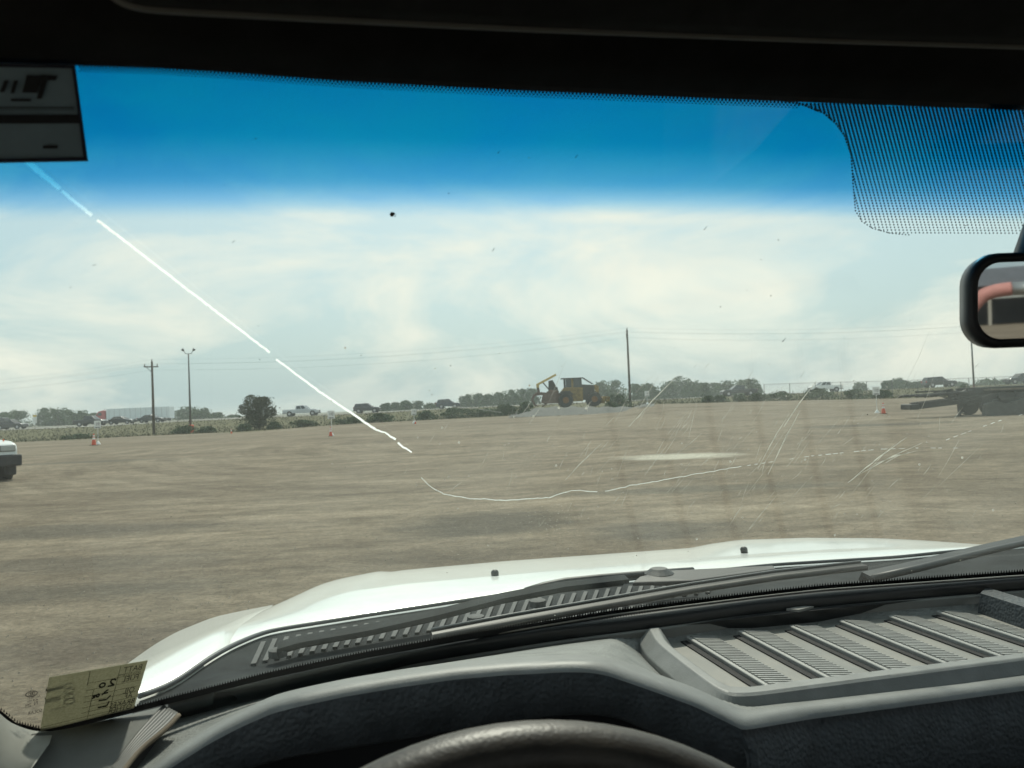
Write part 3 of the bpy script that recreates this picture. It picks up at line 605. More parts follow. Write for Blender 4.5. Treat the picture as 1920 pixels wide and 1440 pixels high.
# rear arch, boom and grapple
for y in (-.55, .55):
    MB().prism([(sx(1046), .7), (sx(1045), 2.0), (sx(1036), sz(1036, 713)), (sx(1029), sz(1029, 714)), (sx(1028), 1.9), (sx(1037), 1.2), (sx(1040), .7)], y - .1, y + .1).build('arch_plate', m_dst, t, bevel=.02)
    MB().bar((sx(1006), y * .7, sz(1006, 722)), (sx(1043), y * .7, sz(1043, 702.5)), .16, .24).build('boom', m_bst, t, bevel=.03)
    MB().bar((sx(1033), y * .6, 1.7), (sx(1018), y * .6, sz(1018, 717)), .1, .1).build('cylinder', m_dst, t)
MB().box((sx(1041), 0, 1.45), (.45, 1.3, 1.6)).build('arch_cross_member', m_dst, t, bevel=.05)
MB().box((sx(1008), 0, sz(1008, 724)), (.3, .8, .34)).build('boom_head', m_bst, t, bevel=.05)
MB().tube([(sx(1008), 0, sz(1008, 726)), (sx(1010), 0, sz(1010, 736))], .14, 8).build('grapple_swivel', m_rust, t)
for s in (-1, 1):
    for y in (-.35, .35):
        pts = [(sx(1011) + s * .15, y, 1.72), (sx(1011) + s * .62, y, 1.45), (sx(1011) + s * .85, y, .95), (sx(1011) + s * .6, y, .42), (sx(1011) + s * .2, y, .2)]
        MB().tube(pts, [.13, .14, .13, .11, .05], 7).build('grapple_tong', m_rust, t)
MB().box((sx(1012), 0, 1.6), (1.1, .9, .32)).build('grapple_frame', m_rust, t, bevel=.06); MB().box((sx(1027), 0, .8), (1.2, 1.2, .6)).build('rear_frame', m_dst, t, bevel=.08)
MB().prism([(sx(1012), .55), (sx(1016), 1.5), (sx(1030), 2.0), (sx(1046), 1.9), (sx(1048), .5)], -.95, -.85).build('rear_guard', m_rust, t, bevel=.03)
MB().prism([(sx(1045), 1.5), (sx(1050), 1.78), (sx(1066), 1.78), (sx(1072), 1.45), (sx(1072), 1.38), (sx(1045), 1.4)], -1.4, -.8).build('wheel_guard', m_dst, t, bevel=.03)
MB().box((sx(1034), 0, 1.3), (.9, 1.5, .5)).build('winch', m_rust, t, bevel=.1)
# gravel heap
b = MB(); rows = []
for j in range(15):
    v = j / 14; row = []
    for i in range(61):
        u = i / 60; px = 952 + (1225 - 952) * u; Y = 72 + 21 * v
        hh = .68 * sm(u / .22) * sm((1 - u) / .12) * sm(v / .55) * (1 + .08 * math.sin(i * 1.7) + .06 * math.sin(i * .6 + j))
        X = (px - 960) / F * Y; base = hgt(X, Y); tgt = (H + (hor(px) - (763.5 + 1.2 * math.sin(i * .9))) * Y / F)
        z = base + (max(tgt, base) - base) * sm(u / .3) * sm((1 - u) / .15) * sm(v / .22)
        p = RH * X + FH * Y; p.z = z + random.uniform(-.03, .03) + .015; row.append(p)
    rows.append(row)
b.loft(rows)
tag(b.build('gravel_heap', mat('dark_gravel', (.06, .062, .058), .95, col2=(.11, .11, .1), scale=3, bump=.6, bscale=8), smooth=True), 'long low heap of dark gravel under the log skidder', 'gravel heap')

# ================================================================== LOWBOY TRAILER AT THE RIGHT
YT = 41.5; kt = YT / F; tp = gpx(1800, YT); t = empty('lowboy_trailer', tp, PSI, 'black lowboy trailer with raised gooseneck at the right of the lot', 'trailer')
def tx(px): return (px - 1800) * kt
def tz(px, py): return (hor(px) - py) * kt + H
m_tb = mat('trailer_black', (.011, .012, .014), .55, var=.3, scale=3, bump=.15, bscale=30); m_tr = mat('trailer_worn', (.035, .036, .035), .7, var=.4, scale=5); m_deck = mat('deck_wood', (.13, .105, .08), .9, var=.3, scale=4)
def P2(px, py, y): return V((tx(px), y, tz(px, py)))
for y in (-.45, .45):
    MB().bar(P2(1712, 761, y), P2(1868, 742, y), .2, .34).build('lower_beam', m_tb, t, bevel=.03)
    MB().bar(P2(1800, 733, y), P2(2060, 722, y), .22, .32).build('main_beam', m_tb, t, bevel=.03)
    MB().prism([(tx(1782), tz(1782, 738)), (tx(1802), tz(1802, 730)), (tx(1850), tz(1850, 727)), (tx(1880), tz(1880, 735)), (tx(1850), tz(1850, 752)), (tx(1790), tz(1790, 756))], y - .07, y + .07).build('gooseneck_plate', m_tb, t, bevel=.02)
for y in (-.9, -.3, .3, .9): MB().bar(P2(1698, 742 + abs(y) * 2, y), P2(1800, 735, y), .12, .11).build('ramp_bar', m_tb, t, bevel=.02)
for px in (1716, 1742, 1768): MB().bar(P2(px, 741, -1.0), P2(px, 741, 1.0), .1, .07).build('cross_bar', m_tr, t)
MB().box(P2(1703, 763, 0), (.5, 1.1, .3)).build('coupler', m_tb, t, bevel=.06)
leg = MB().box((tx(1789), -.3, .32), (.13, .13, .7)).build('support_leg', m_tb, t); MB().box((tx(1789), -.3, .03), (.3, .3, .05)).build('foot_plate', m_tr, leg)
MB().bar(P2(1798, 759, -.6), P2(1868, 744, -.6), .06, .09).build('hose_rail', m_tr, t)
MB().box((tx(1935), 0, tz(1935, 727)), (6.0, 2.4, .1)).build('deck', m_deck, t)
for k in range(9): MB().box((tx(1850) + k * .72, 0, tz(1935, 735)), (.1, 2.3, .22)).build('cross_member', m_tb, t)
for x in (1832, 1874, 1916, 1958):
    for y in (-1.0, 1.0): wheel(t, tx(x), y, .5, .5, m_tb, .5)
MB().box((tx(1895), -1.28, tz(1895, 748)), (3.6, .06, .12)).build('side_rail', m_tr, t); MB().box((tx(1896), -.4, tz(1896, 742)), (2.2, .9, .4)).build('suspension_box', m_tb, t, bevel=.06)
MB().prism([(tx(1808), tz(1808, 764)), (tx(1810), tz(1810, 745)), (tx(1830), tz(1830, 738)), (tx(2000), tz(2000, 730)), (tx(2000), tz(2000, 752)), (tx(1850), tz(1850, 760))], -1.32, -1.27).build('wheel_fender', m_tb, t)
for k in range(5): MB().tube([P2(1745 + k * 9, 742 + k % 3, -.7), P2(1770 + k * 14, 752 + k % 2 * 4, -.75), P2(1815 + k * 12, 741, -.8)], .03, 5).build('chain', m_tr, t)
MB().prism([(tx(1806), tz(1806, 778)), (tx(1809), tz(1809, 758)), (tx(1826), tz(1826, 752)), (tx(1850), tz(1850, 757)), (tx(1878), tz(1878, 746)), (tx(1990), tz(1990, 742)), (tx(1990), tz(1990, 776)), (tx(1900), tz(1900, 780)), (tx(1862), tz(1862, 776)), (tx(1830), tz(1830, 781))], -1.62, -1.4).build('loading_ramp', m_tr, t, bevel=.03)
rs3 = random.Random(3)
for k in range(22):
    x_ = rs3.uniform(1802, 1925); y_ = rs3.uniform(742, 774); dx_ = rs3.uniform(14, 60); dy_ = rs3.uniform(-8, 6)
    MB().bar(P2(x_, y_, -1.45 + rs3.random() * .3), P2(x_ + dx_, y_ + dy_, -1.45 + rs3.random() * .3), rs3.uniform(.08, .2), rs3.uniform(.1, .28)).build('steel_member', m_tb if k % 3 else m_tr, t)
for k in range(10):
    x_ = rs3.uniform(1705, 1800); y_ = rs3.uniform(731, 745)
    MB().bar(P2(x_, y_, rs3.uniform(-1, 1)), P2(x_ + rs3.uniform(30, 80), y_ - rs3.uniform(0, 6), rs3.uniform(-1, 1)), .08, .08).build('steel_member', m_tb, t)
for px in (1866, 1905): MB().box((tx(px), -1.1, tz(px, 744)), (.5, .3, .3)).build('tool_box', m_tr, t, bevel=.03)

# ================================================================== THE TRUCK THE PHOTO IS TAKEN FROM
XC = .55; TO = V((XC, .6, 0))
truck = empty('pickup_truck', TO, 0, 'white pickup whose dashboard, windshield and hood fill the foreground', 'pickup truck')
def tb(mb, name, m, parent=None, **k): return mb.build(name, m, parent or truck, off=TO, **k)
m_dash = mat('dash_plastic', (.19, .195, .186), .5, bump=1.0, bscale=420, btype='vor', var=.24, scale=30, detail=12, spec=.45)
m_dash_s = mat('dash_smooth', (.185, .19, .184), .5, var=.16, scale=22, detail=12, bump=.3, bscale=500)
m_brow = mat('dash_leather', (.05, .057, .062), .55, bump=1.0, bscale=300, btype='vor', var=.3, scale=40, detail=12, spec=.4)
m_blackp = mat('black_plastic', (.012, .0135, .0145), .38, var=.25, scale=12, bump=.03, bscale=500)
m_void = mat('dark_recess', (.008, .008, .009), .8, var=.2, scale=10)
m_head = mat('headliner_cloth', (.02, .021, .021), .95, var=.2, scale=40, bump=.2, bscale=900, spec=.1)
m_tan = mat('pillar_trim', (.2, .2, .18), .6, var=.06, scale=10, bump=.15, bscale=1200)
m_cowl = mat('cowl_plastic', (.022, .026, .028), .85, var=.35, scale=20, bump=.2, bscale=300, spec=.12)
m_rib = mat('cowl_rib', (.06, .064, .064), .75, var=.2, scale=20)
m_hood = mat('hood_white', (.7, .72, .69), .3, coat=.7, col2=(.77, .79, .76), scale=22, detail=9, bump=.02, bscale=60)
m_wip = mat('wiper_black', (.018, .02, .021), .5, var=.25, scale=25)

# ---------- windshield
def WS(u, v):
    xb, xt = XC + .845 * u, XC + .75 * u; db, dt = xb - XC, xt - XC
    B = V((xb, .857 - .28 * db * db, H - .243)); T = V((xt, .402 - .13 * dt * dt, H + .179 - .075 * dt * dt))
    p = B.lerp(T, v); n = V((0, .68, .73)); return p + n * (.035 * 4 * v * (1 - v))
NU, NV = 64, 40; b = MB(); vv = []; rows = []
for j in range(NV + 1):
    v = -.05 + 1.11 * j / NV; rows.append([WS(-1 + 2 * i / NU, v) for i in range(NU + 1)]); vv += [v] * (NU + 1)
b.loft(rows); bvh = BVHTree.FromPolygons(b.v, b.f)
def gl(px, py, off=.003):
    d = ray(px, py).normalized(); h = bvh.ray_cast(EYE, d)
    if h[0] is None: return EYE + d * .6
    return h[0] - d * off
def vof(px, py):
    p = gl(px, py, 0); best = min(((WS((p.x - XC) / .80, k / 200) - p).length, k / 200) for k in range(-10, 220)); return best[1]
def glass_mat():
    m = bpy.data.materials.new('windshield_glass'); m.use_nodes = True; t = m.node_tree; t.nodes.clear(); n = t.nodes.new; l = t.links.new
    o = n('ShaderNodeOutputMaterial'); at = n('ShaderNodeAttribute'); at.attribute_name = 'vpos'
    ra = n('ShaderNodeValToRGB'); e = ra.color_ramp.elements; v400, v372, v330, v250 = vof(760, 402), vof(760, 374), vof(760, 335), vof(760, 255)
    cols = [(v400, (.93, .965, .945)), (v372, (.58, .80, .93)), (v330, (.26, .62, .82)), (v250, (.035, .47, .68)), (1.0, (.02, .42, .62))]
    e[0].position = cols[0][0]; e[0].color = (*cols[0][1], 1); e[1].position = cols[-1][0]; e[1].color = (*cols[-1][1], 1)
    for p, c in cols[1:-1]: x = e.new(p); x.color = (*c, 1)
    ra.color_ramp.interpolation = 'LINEAR'; l(at.outputs['Fac'], ra.inputs[0])
    tr = n('ShaderNodeBsdfTransparent'); l(ra.outputs[0], tr.inputs[0]); gs = n('ShaderNodeBsdfGlossy'); gs.inputs['Roughness'].default_value = .015; gs.inputs[0].default_value = (.9, .95, .95, 1)
    lw = n('ShaderNodeLayerWeight'); lw.inputs[0].default_value = .5; p5 = n('ShaderNodeMath'); p5.operation = 'POWER'; p5.inputs[1].default_value = 5; l(lw.outputs['Facing'], p5.inputs[0])
    ma = n('ShaderNodeMath'); ma.operation = 'MULTIPLY_ADD'; ma.inputs[1].default_value = .9; ma.inputs[2].default_value = .03; l(p5.outputs[0], ma.inputs[0])
    mx = n('ShaderNodeMixShader'); l(ma.outputs[0], mx.inputs[0]); l(tr.outputs[0], mx.inputs[1]); l(gs.outputs[0], mx.inputs[2])
    tl = n('ShaderNodeBsdfTranslucent'); tl.inputs[0].default_value = (.8, .82, .76, 1)
    co = n('ShaderNodeTexCoord'); nz = n('ShaderNodeTexNoise'); nz.inputs['Scale'].default_value = 7; nz.inputs['Detail'].default_value = 6; l(co.outputs['Object'], nz.inputs['Vector'])
    mr = n('ShaderNodeMapRange'); mr.inputs[1].default_value = .35; mr.inputs[2].default_value = .75; mr.inputs[3].default_value = .003; mr.inputs[4].default_value = .02; l(nz.outputs['Fac'], mr.inputs[0])
    m2 = n('ShaderNodeMixShader'); l(mr.outputs[0], m2.inputs[0]); l(mx.outputs[0], m2.inputs[1]); l(tl.outputs[0], m2.inputs[2]); l(m2.outputs[0], o.inputs[0])
    return m
ws = tb(b, 'windshield', glass_mat(), smooth=True, recalc=False); a = ws.data.attributes.new('vpos', 'FLOAT', 'POINT'); a.data.foreach_set('value', vv)
k = ws.modifiers.new('thick', 'SOLIDIFY'); k.thickness = .0045; k.offset = 0

L1 = [(-120, 1240), (-40, 1300), (0, 1336), (30, 1360), (75, 1371), (120, 1364), (200, 1343), (307, 1316), (500, 1267), (640, 1237), (695, 1226), (850, 1198), (1040, 1167), (1140, 1151), (1420, 1116), (1540, 1103), (1920, 1076), (2100, 1068)]
TOPE = [(-150, 112), (147, 122), (300, 127), (430, 135), (640, 151), (960, 168), (1440, 188), (1920, 206), (2150, 214)]
m_frit = mat('frit_ink', (.006, .006, .007), .6, var=.2, scale=50)
b = MB(); x = -100
while x < 2080:                                # serrated lower frit
    y = interp(L1, x); w = 5.0
    b.poly([gl(x, y - 5, .004), gl(x + w, interp(L1, x + w) - 5, .004), gl(x + w, interp(L1, x + w) + 6, .004), gl(x, y + 6, .004)])
    b.poly([gl(x + .6, y - 4.5, .004), gl(x + w * .5, y - 10.5, .004), gl(x + w - .6, y - 4.5, .004)]); x += w
tb(b, 'frit_band', m_frit, ws, recalc=False)
b = MB(); x = -140
def hexd(b, px, py, r):
    b.poly([gl(px + r * math.cos(a * 1.0472 + .2), py + r * 1.05 * math.sin(a * 1.0472 + .2), .004) for a in range(6)])
while x < 2140:
    y = interp(TOPE, x); b.poly([gl(x, y - 14, .004), gl(x + 12, interp(TOPE, x + 12) - 14, .004), gl(x + 12, interp(TOPE, x + 12) + 1, .004), gl(x, y + 1, .004)]); x += 12
for k_ in range(20):
    u_ = .6 + .4 * k_ / 20; b.poly([WS(u_, .97) - V((0, .004, .003)), WS(u_ + .02, .97) - V((0, .004, .003)), WS(u_ + .02, 1.05) - V((0, .004, .003)), WS(u_, 1.05) - V((0, .004, .003))])
x = 150
while x < 1500:
    for r_, (dy, rr) in enumerate(((3, 2.6), (7.5, 2.1), (11.5, 1.5))): hexd(b, x + 3.5 * (r_ % 2), interp(TOPE, x) + dy, rr)
    x += 7
tag(tb(b, 'top_frit', m_frit, ws, recalc=False), kind='stuff')
edge = [(188, 1470), (196, 1505), (212, 1545), (232, 1568), (255, 1584), (290, 1596), (350, 1600), (395, 1604), (415, 1616), (428, 1636), (437, 1668), (441, 1710)]
b = MB(); row = 0; y = 196.0
while y < 439:
    x = 1440 + (.27 * (y - 196)) % 7.3
    while x < 2120:
        yy = y + (x - 1600) * .004
        if x > interp(edge, yy) and yy > interp(TOPE, x): hexd(b, x, yy, 3.0 - 1.55 * max(0, (yy - 205) / 235))
        x += 7.3
    y += 5.0; row += 1
for (y0_, x0_), (y1_, x1_) in zip(edge, edge[1:]):
    n_ = max(1, int(math.hypot(x1_ - x0_, y1_ - y0_) / 5.5))
    for k_ in range(n_): u_ = k_ / n_; yy = y0_ + (y1_ - y0_) * u_; hexd(b, x0_ + (x1_ - x0_) * u_, yy, 2.7 - 1.3 * max(0, (yy - 205) / 235))
tag(tb(b, 'dot_shade', m_frit, ws, recalc=False), kind='stuff')

# cracks, scratches, specks
m_crack = bpy.data.materials.new('crack_glint'); m_crack.use_nodes = True; t_ = m_crack.node_tree; bs = t_.nodes['Principled BSDF']
bs.inputs['Base Color'].default_value = (.95, .97, .95, 1); bs.inputs['Roughness'].default_value = .4
tl = t_.nodes.new('ShaderNodeBsdfTranslucent'); tl.inputs[0].default_value = (1, 1, 1, 1); ad = t_.nodes.new('ShaderNodeMixShader'); ad.inputs[0].default_value = .85
nz_ = t_.nodes.new('ShaderNodeTexNoise'); nz_.inputs['Scale'].default_value = 30; cr_ = t_.nodes.new('ShaderNodeValToRGB'); cr_.color_ramp.elements[0].position = .3; cr_.color_ramp.elements[0].color = (.75, .8, .78, 1); t_.links.new(nz_.outputs['Fac'], cr_.inputs[0]); t_.links.new(cr_.outputs[0], tl.inputs[0])
t_.links.new(bs.outputs[0], ad.inputs[1]); t_.links.new(tl.outputs[0], ad.inputs[2]); t_.links.new(ad.outputs[0], t_.nodes['Material Output'].inputs[0])
def ribbon(b, pts, w, off=.003, step=8, jit=.3):
    P = []
    for (x0, y0, w0), (x1, y1, w1) in zip(pts, pts[1:]):
        n = max(1, int(math.hypot(x1 - x0, y1 - y0) / step))
        for k in range(n): u = k / n; P.append((x0 + (x1 - x0) * u + random.gauss(0, jit), y0 + (y1 - y0) * u + random.gauss(0, jit), (w0 + (w1 - w0) * u) * w))
    P.append((pts[-1][0], pts[-1][1], pts[-1][2] * w)); Lr, Rr = [], []
    for i, (x, y, ww) in enumerate(P):
        dx, dy = P[min(i + 1, len(P) - 1)][0] - P[max(i - 1, 0)][0], P[min(i + 1, len(P) - 1)][1] - P[max(i - 1, 0)][1]; l = math.hypot(dx, dy) or 1
        nx_, ny_ = -dy / l * ww / 2, dx / l * ww / 2; Lr.append(gl(x + nx_, y + ny_, off)); Rr.append(gl(x - nx_, y - ny_, off))
    b.loft([Lr, Rr])
cr1 = [(-40, 205, 20), (20, 272, 18), (62, 312, 14), (112, 354, 10)], [(116, 358, 7), (172, 404, 8)], [(182, 412, 6), (300, 503, 6), (400, 580, 5.5), (506, 661, 5)], [(518, 674, 4.5), (600, 735, 5), (704, 805, 5)], [(704, 806, 4), (722, 811, 3), (742, 824, 5)], [(746, 830, 4), (757, 839, 4), (772, 848, 3)]
for seg_ in cr1:
    b = MB(); ribbon(b, seg_, .8, step=5, jit=.3); tb(b, 'crack', m_crack, ws, recalc=False)
def translucent(name, c, mixf=.85):
    m = bpy.data.materials.new(name); m.use_nodes = True; t_ = m.node_tree; bs = t_.nodes['Principled BSDF']; bs.inputs['Base Color'].default_value = (*c, 1); bs.inputs['Roughness'].default_value = .7
    tl = t_.nodes.new('ShaderNodeBsdfTranslucent'); ad = t_.nodes.new('ShaderNodeMixShader'); ad.inputs[0].default_value = mixf
    nz = t_.nodes.new('ShaderNodeTexNoise'); nz.inputs['Scale'].default_value = 60; cr = t_.nodes.new('ShaderNodeValToRGB'); cr.color_ramp.elements[0].color = (*[k * .6 for k in c], 1); cr.color_ramp.elements[1].color = (*c, 1); cr.color_ramp.elements[0].position = .35; cr.color_ramp.elements[1].position = .6
    t_.links.new(nz.outputs['Fac'], cr.inputs[0]); t_.links.new(cr.outputs[0], tl.inputs[0]); t_.links.new(bs.outputs[0], ad.inputs[1]); t_.links.new(tl.outputs[0], ad.inputs[2]); t_.links.new(ad.outputs[0], t_.nodes['Material Output'].inputs[0]); return m
m_fine = translucent('fine_crack', (.62, .66, .64))
for seg_ in ([(790, 895, 1.5), (806, 912, 1.5), (832, 926, 2), (880, 935, 2), (950, 938, 2.2), (1030, 933, 2), (1072, 919, 1.6), (1120, 922, 1.8)], [(1135, 921, 1.5), (1180, 911, 1.8), (1260, 897, 1.6), (1390, 874, 1.2)], [(1400, 873, 1.2), (1520, 855, 1.4), (1640, 843, 1.8)], [(1650, 842, 1.8), (1700, 841, 1.5)], [(1715, 840, 1.8), (1800, 840, 1.2)], [(1745, 836, 2), (1800, 815, 1.8), (1870, 790, 1.8), (1935, 772, 1.5)], [(840, 762, 2), (880, 765, 2), (940, 773, 1.6)]):
    if seg_[0][0] == 840: b = MB(); ribbon(b, seg_, .6, step=7, jit=.3); tb(b, 'crack', translucent('dull_crack', (.2, .21, .2)), ws, recalc=False); continue
    if seg_[0][0] > 1380:
        b = MB(); dd = []
        for (x0_, y0_, w0_), (x1_, y1_, w1_) in zip(seg_, seg_[1:]):
            n_ = max(1, int((x1_ - x0_) / 13))
            for k_ in range(n_):
                if random.random() < .62: u_, v_ = (k_ + .1) / n_, (k_ + random.uniform(.5, .9)) / n_; ribbon(b, [(x0_ + (x1_ - x0_) * u_, y0_ + (y1_ - y0_) * u_, 1), (x0_ + (x1_ - x0_) * v_, y0_ + (y1_ - y0_) * v_, 1)], random.uniform(.4, .9), step=20, jit=0)
        tb(b, 'crack', m_fine, ws, recalc=False); continue
    b = MB(); ribbon(b, seg_, .62 if seg_[0][0] < 1200 else .36, step=7, jit=.5); tb(b, 'crack', m_fine, ws, recalc=False)
m_dust = translucent('glass_dust', (.4, .4, .36)); m_spk = mat('dirt_speck', (.06, .045, .03), .9, var=.3, scale=80)
b = MB()
for k in range(190):
    x = random.gauss(1320, 240); y = random.gauss(860, 75)
    if not (700 < x < 1890 and 690 < y < 1000): continue
    ln = random.expovariate(1 / 26) + 6; a = random.gauss(-.98, .18); dx, dy = math.cos(a) * ln, math.sin(a) * ln
    ribbon(b, [(x, y, .3), (x + dx * .5 + random.gauss(0, 1), y + dy * .5, .9), (x + dx, y + dy, .3)], random.uniform(.3, .8), step=14, jit=.05)
for (x0, y0, x1, y1, w) in ((1590, 905, 1700, 820, 2.2), (1610, 890, 1730, 830, 1.6), (1640, 870, 1720, 845, 1.4), (1660, 868, 1705, 848, 1.4), (1470, 800, 1530, 715, 2.0), (1440, 890, 1500, 770, 1.6), (1420, 880, 1480, 775, 1.3), (1180, 800, 1270, 705, 1.6), (1060, 900, 1130, 830, 1.4)):
    ribbon(b, [(x0, y0, .4), ((x0 + x1) / 2, (y0 + y1) / 2 - 3, 1), (x1, y1, .3)], w, step=12, jit=.3)
for k in range(150):
    x = random.uniform(620, 1880); y = random.gauss(850, 130)
    if y > 640: hexd(b, x, y, random.uniform(.5, 1.2) if k % 9 else 2.2)
for k in range(110):
    x = random.gauss(1040, 45); y = random.gauss(975, 14); hexd(b, x, y, random.uniform(.3, .65))
tag(tb(b, 'scratch_marks', m_dust, ws, recalc=False), 'fine wiper scratches and light dust specks', kind='stuff')
b = MB()
for k in range(46):
    x = random.uniform(60, 1880); y = random.uniform(260, 780); hexd(b, x, y, random.uniform(.5, 1.1))
    if k % 4 == 0: ribbon(b, [(x, y, 1), (x + random.uniform(3, 7), y - random.uniform(2, 7), .4)], 1.0, step=5)
hexd(b, 735, 402, 4.5); hexd(b, 738, 401, 3)
tag(tb(b, 'dirt_specks', m_spk, ws, recalc=False), kind='stuff')
# maker's marks printed on the glass
m_ink = mat('glass_print', (.012, .012, .012), .6)
def mark(px, py, s, txt, slope=-.23, mirror=True):
    vs, fs = text_mesh(txt, s); b_ = MB(); wdt = max(q[0] for q in vs)
    b_.add([gl(px + (wdt - q[0] if mirror else q[0]), py - q[1] + ((wdt - q[0]) if mirror else q[0]) * slope, .0035) for q in vs], fs); return b_
lo = []
for (px, py, s, tx_) in ((52, 1341, 9, 'SOLAR'), (94, 1331, 6, 'LAMINATED'), (48, 1327, 9, '2M'), (52, 1312, 6, 'AS1 M531'), (52, 1318, 6, '43R 001'), (84, 1298, 10, 'HUR'), (64, 1322, 10, 'N')):
    tb(mark(px, py, s, tx_), 'glass_marking', m_ink, ws, recalc=False)
def oval(cx, cy, rx, ry, w=1.5):
    b_ = MB(); n = 20; pts = [(cx + rx * math.cos(2 * math.pi * k / n), cy + ry * math.sin(2 * math.pi * k / n) - .2 * rx * math.cos(2 * math.pi * k / n), 1) for k in range(n + 1)]; ribbon(b_, pts, w, .0035, 30, 0); return b_
for a_ in ((59, 1301, 11, 5), (130, 1283, 8, 4), (129, 1293, 10, 4), (131, 1303, 10, 4), (131, 1312, 10, 5, 2.4)): tb(oval(*a_), 'glass_marking', m_ink, ws, recalc=False)
for (x, y) in ((56, 1301.5), (59.5, 1301), (63, 1300)): tb(oval(x, y, 2.5, 2.5, 1.0), 'glass_marking', m_ink, ws, recalc=False)
b = MB()
for k in range(13): x = 86 + k * 2.3; ribbon(b, [(x, 1316 - k * .5, 1), (x - 1.5, 1308 - k * .5, 1)], 1.3 if k % 3 else 2, .0035, 20, 0)
for k in range(9): x = 86 + k * 3.6; ribbon(b, [(x, 1296 - k * .9, 1), (x + 4, 1289 - k * .8, 1)], 2.4, .0035, 20, .3)
tb(b, 'glass_marking', m_ink, ws, recalc=False)

# ---------- hood, fender, cowl
HR_ = [(425, 1211, 1.0), (499, 1182, 1.08), (700, 1150, 1.13), (945, 1113, 1.17), (1200, 1082, 1.19), (1451, 1057, 1.19), (1680, 1043, 1.17), (1785, 1032, 1.15), (1950, 1018, 1.1), (2080, 1015, 1.0)]
HC_ = [(452, 1172, 1.25), (560, 1140, 1.36), (640, 1112, 1.40), (750, 1096, 1.42), (1040, 1070, 1.44), (1290, 1049, 1.44), (1400, 1040, 1.44), (1540, 1031, 1.42), (1700, 1025, 1.38), (1870, 1022, 1.28), (2000, 1022, 1.18), (2110, 1030, 1.08)]
HS_ = [(505, 1137, 1.6), (560, 1110, 1.68), (600, 1090, 1.72), (640, 1078, 1.75), (725, 1062, 1.78), (736, 1068, 1.78), (752, 1063, 1.8), (960, 1045, 1.82), (1310, 1021, 1.8), (1345, 1013, 1.78), (1400, 1005, 1.76), (1530, 1001, 1.7), (1650, 1003, 1.6), (1750, 1010, 1.5), (1870, 1022, 1.38), (2000, 1036, 1.27), (2130, 1060, 1.15)]
NH = 150; rr_, rc_, rs_ = rowy([(a, c, d + .05) for a, c, d in HR_], NH, 6), rowy([(a, c, d - .04) for a, c, d in HC_], NH, 8), rowy(HS_, NH, 1)
m1 = [a.lerp(c, .5) + V((0, 0, .002)) for a, c in zip(rr_, rc_)]; m2_ = [a.lerp(c, .5) + V((0, 0, .001)) for a, c in zip(rc_, rs_)]
m2_ = smooth_row(m2_, 6); front = [p + V(((p.x - XC) * .02, .22, -.075)) for p in rs_]; front2 = [p + V(((p.x - XC) * .03, .42, -.26)) for p in rs_]; front3 = [p + V(((p.x - XC) * .03, .45, -.5)) for p in rs_]
b = MB(); b.loft([[p + V((0, .004, -.03)) for p in rr_], rr_, m1, [a.lerp(c, .08) for a, c in zip(rc_, m1)], rc_, [a.lerp(c, .08) for a, c in zip(rc_, m2_)], m2_, rs_, front, front2, front3])
hood = tb(b, 'hood', m_hood, smooth=True); k = hood.modifiers.new('sub', 'SUBSURF'); k.levels = 1; k.render_levels = 1
FO = [(150, 1330, .9), (205, 1270, 1.2), (245, 1240, 1.4), (290, 1208, 1.52), (330, 1185, 1.6), (400, 1157, 1.68), (450, 1146, 1.72), (512, 1134, 1.75)]
FI = [(180, 1328, .88), (255, 1309, .9), (317, 1288, .93), (346, 1270, .95), (382, 1243, .98), (425, 1213, 1.03), (452, 1174, 1.26), (507, 1139, 1.6)]
fo_, fi_ = rowy(FO, 40, 3), rowy(FI, 40, 3); fm = [a.lerp(c, .5) + V((0, 0, .0)) for a, c in zip(fo_, fi_)]
fd = [p + V((-.12, .06, -.14)) for p in fo_]; fd2 = [p + V((-.16, .06, -.5)) for p in fo_]
b = MB(); b.loft([[p + V((.01, 0, -.04)) for p in fi_], fi_, fm, fo_, fd, fd2]); tb(b, 'fender', m_hood, smooth=True)
mirr = lambda p: V((2 * XC - p.x, p.y, p.z))
b = MB(); b.loft([[mirr(p) + V((.1, -.1, 0)) for p in r_] for r_ in (fi_, fm, fo_, fd, fd2)]); tb(b, 'fender', m_hood, smooth=True)
b = MB(); b.box((XC, 2.25, .75), (1.75, .25, .5)); tb(b, 'grille', m_trim_ if False else M_trim, bevel=.05)
for px, py in ((928, 1076), (1395, 1032)):
    c = ony(px, py, 1.40 if px < 1000 else 1.43); mt = Matrix.Rotation(R(-12), 3, 'X')
    tb(MB().lathe([(.007, -.005), (.0075, .003), (.0055, .0065), (.002, .008)], c, n=12, m=mt), 'washer_nozzle', m_blackp, smooth=True)
CG = [(p[0], p[1] + 1, -.243) for p in L1 if p[0] >= 75]; CG[0] = (150, 1356, -.243)
CGr = [p + V((0, .012, -.012)) for p in rowz(CG, 120, 3)]
CH = rowy([(262, 1307, .9), (317, 1288, .93), (346, 1270, .95), (382, 1243, .98), (434, 1212, 1.02)] + [(a_, b_ + 3, c_ + .045) for a_, b_, c_ in HR_[1:]], 120, 3)
CH = [p + V((0, 0, -.004)) for p in CH]
def CW(u, v):
    i = u * 119; k = min(118, int(i)); w = i - k; a, c = CGr[k].lerp(CGr[k + 1], w), CH[k].lerp(CH[k + 1], w); return a.lerp(c, v) + V((0, 0, -.016 * math.sin(math.pi * v)))
b = MB(); b.loft([[CW(i / 119, v) for i in range(120)] for v in (0, .15, .3, .45, .6, .75, .9, 1)]); cowl = tb(b, 'cowl', m_cowl, smooth=True)
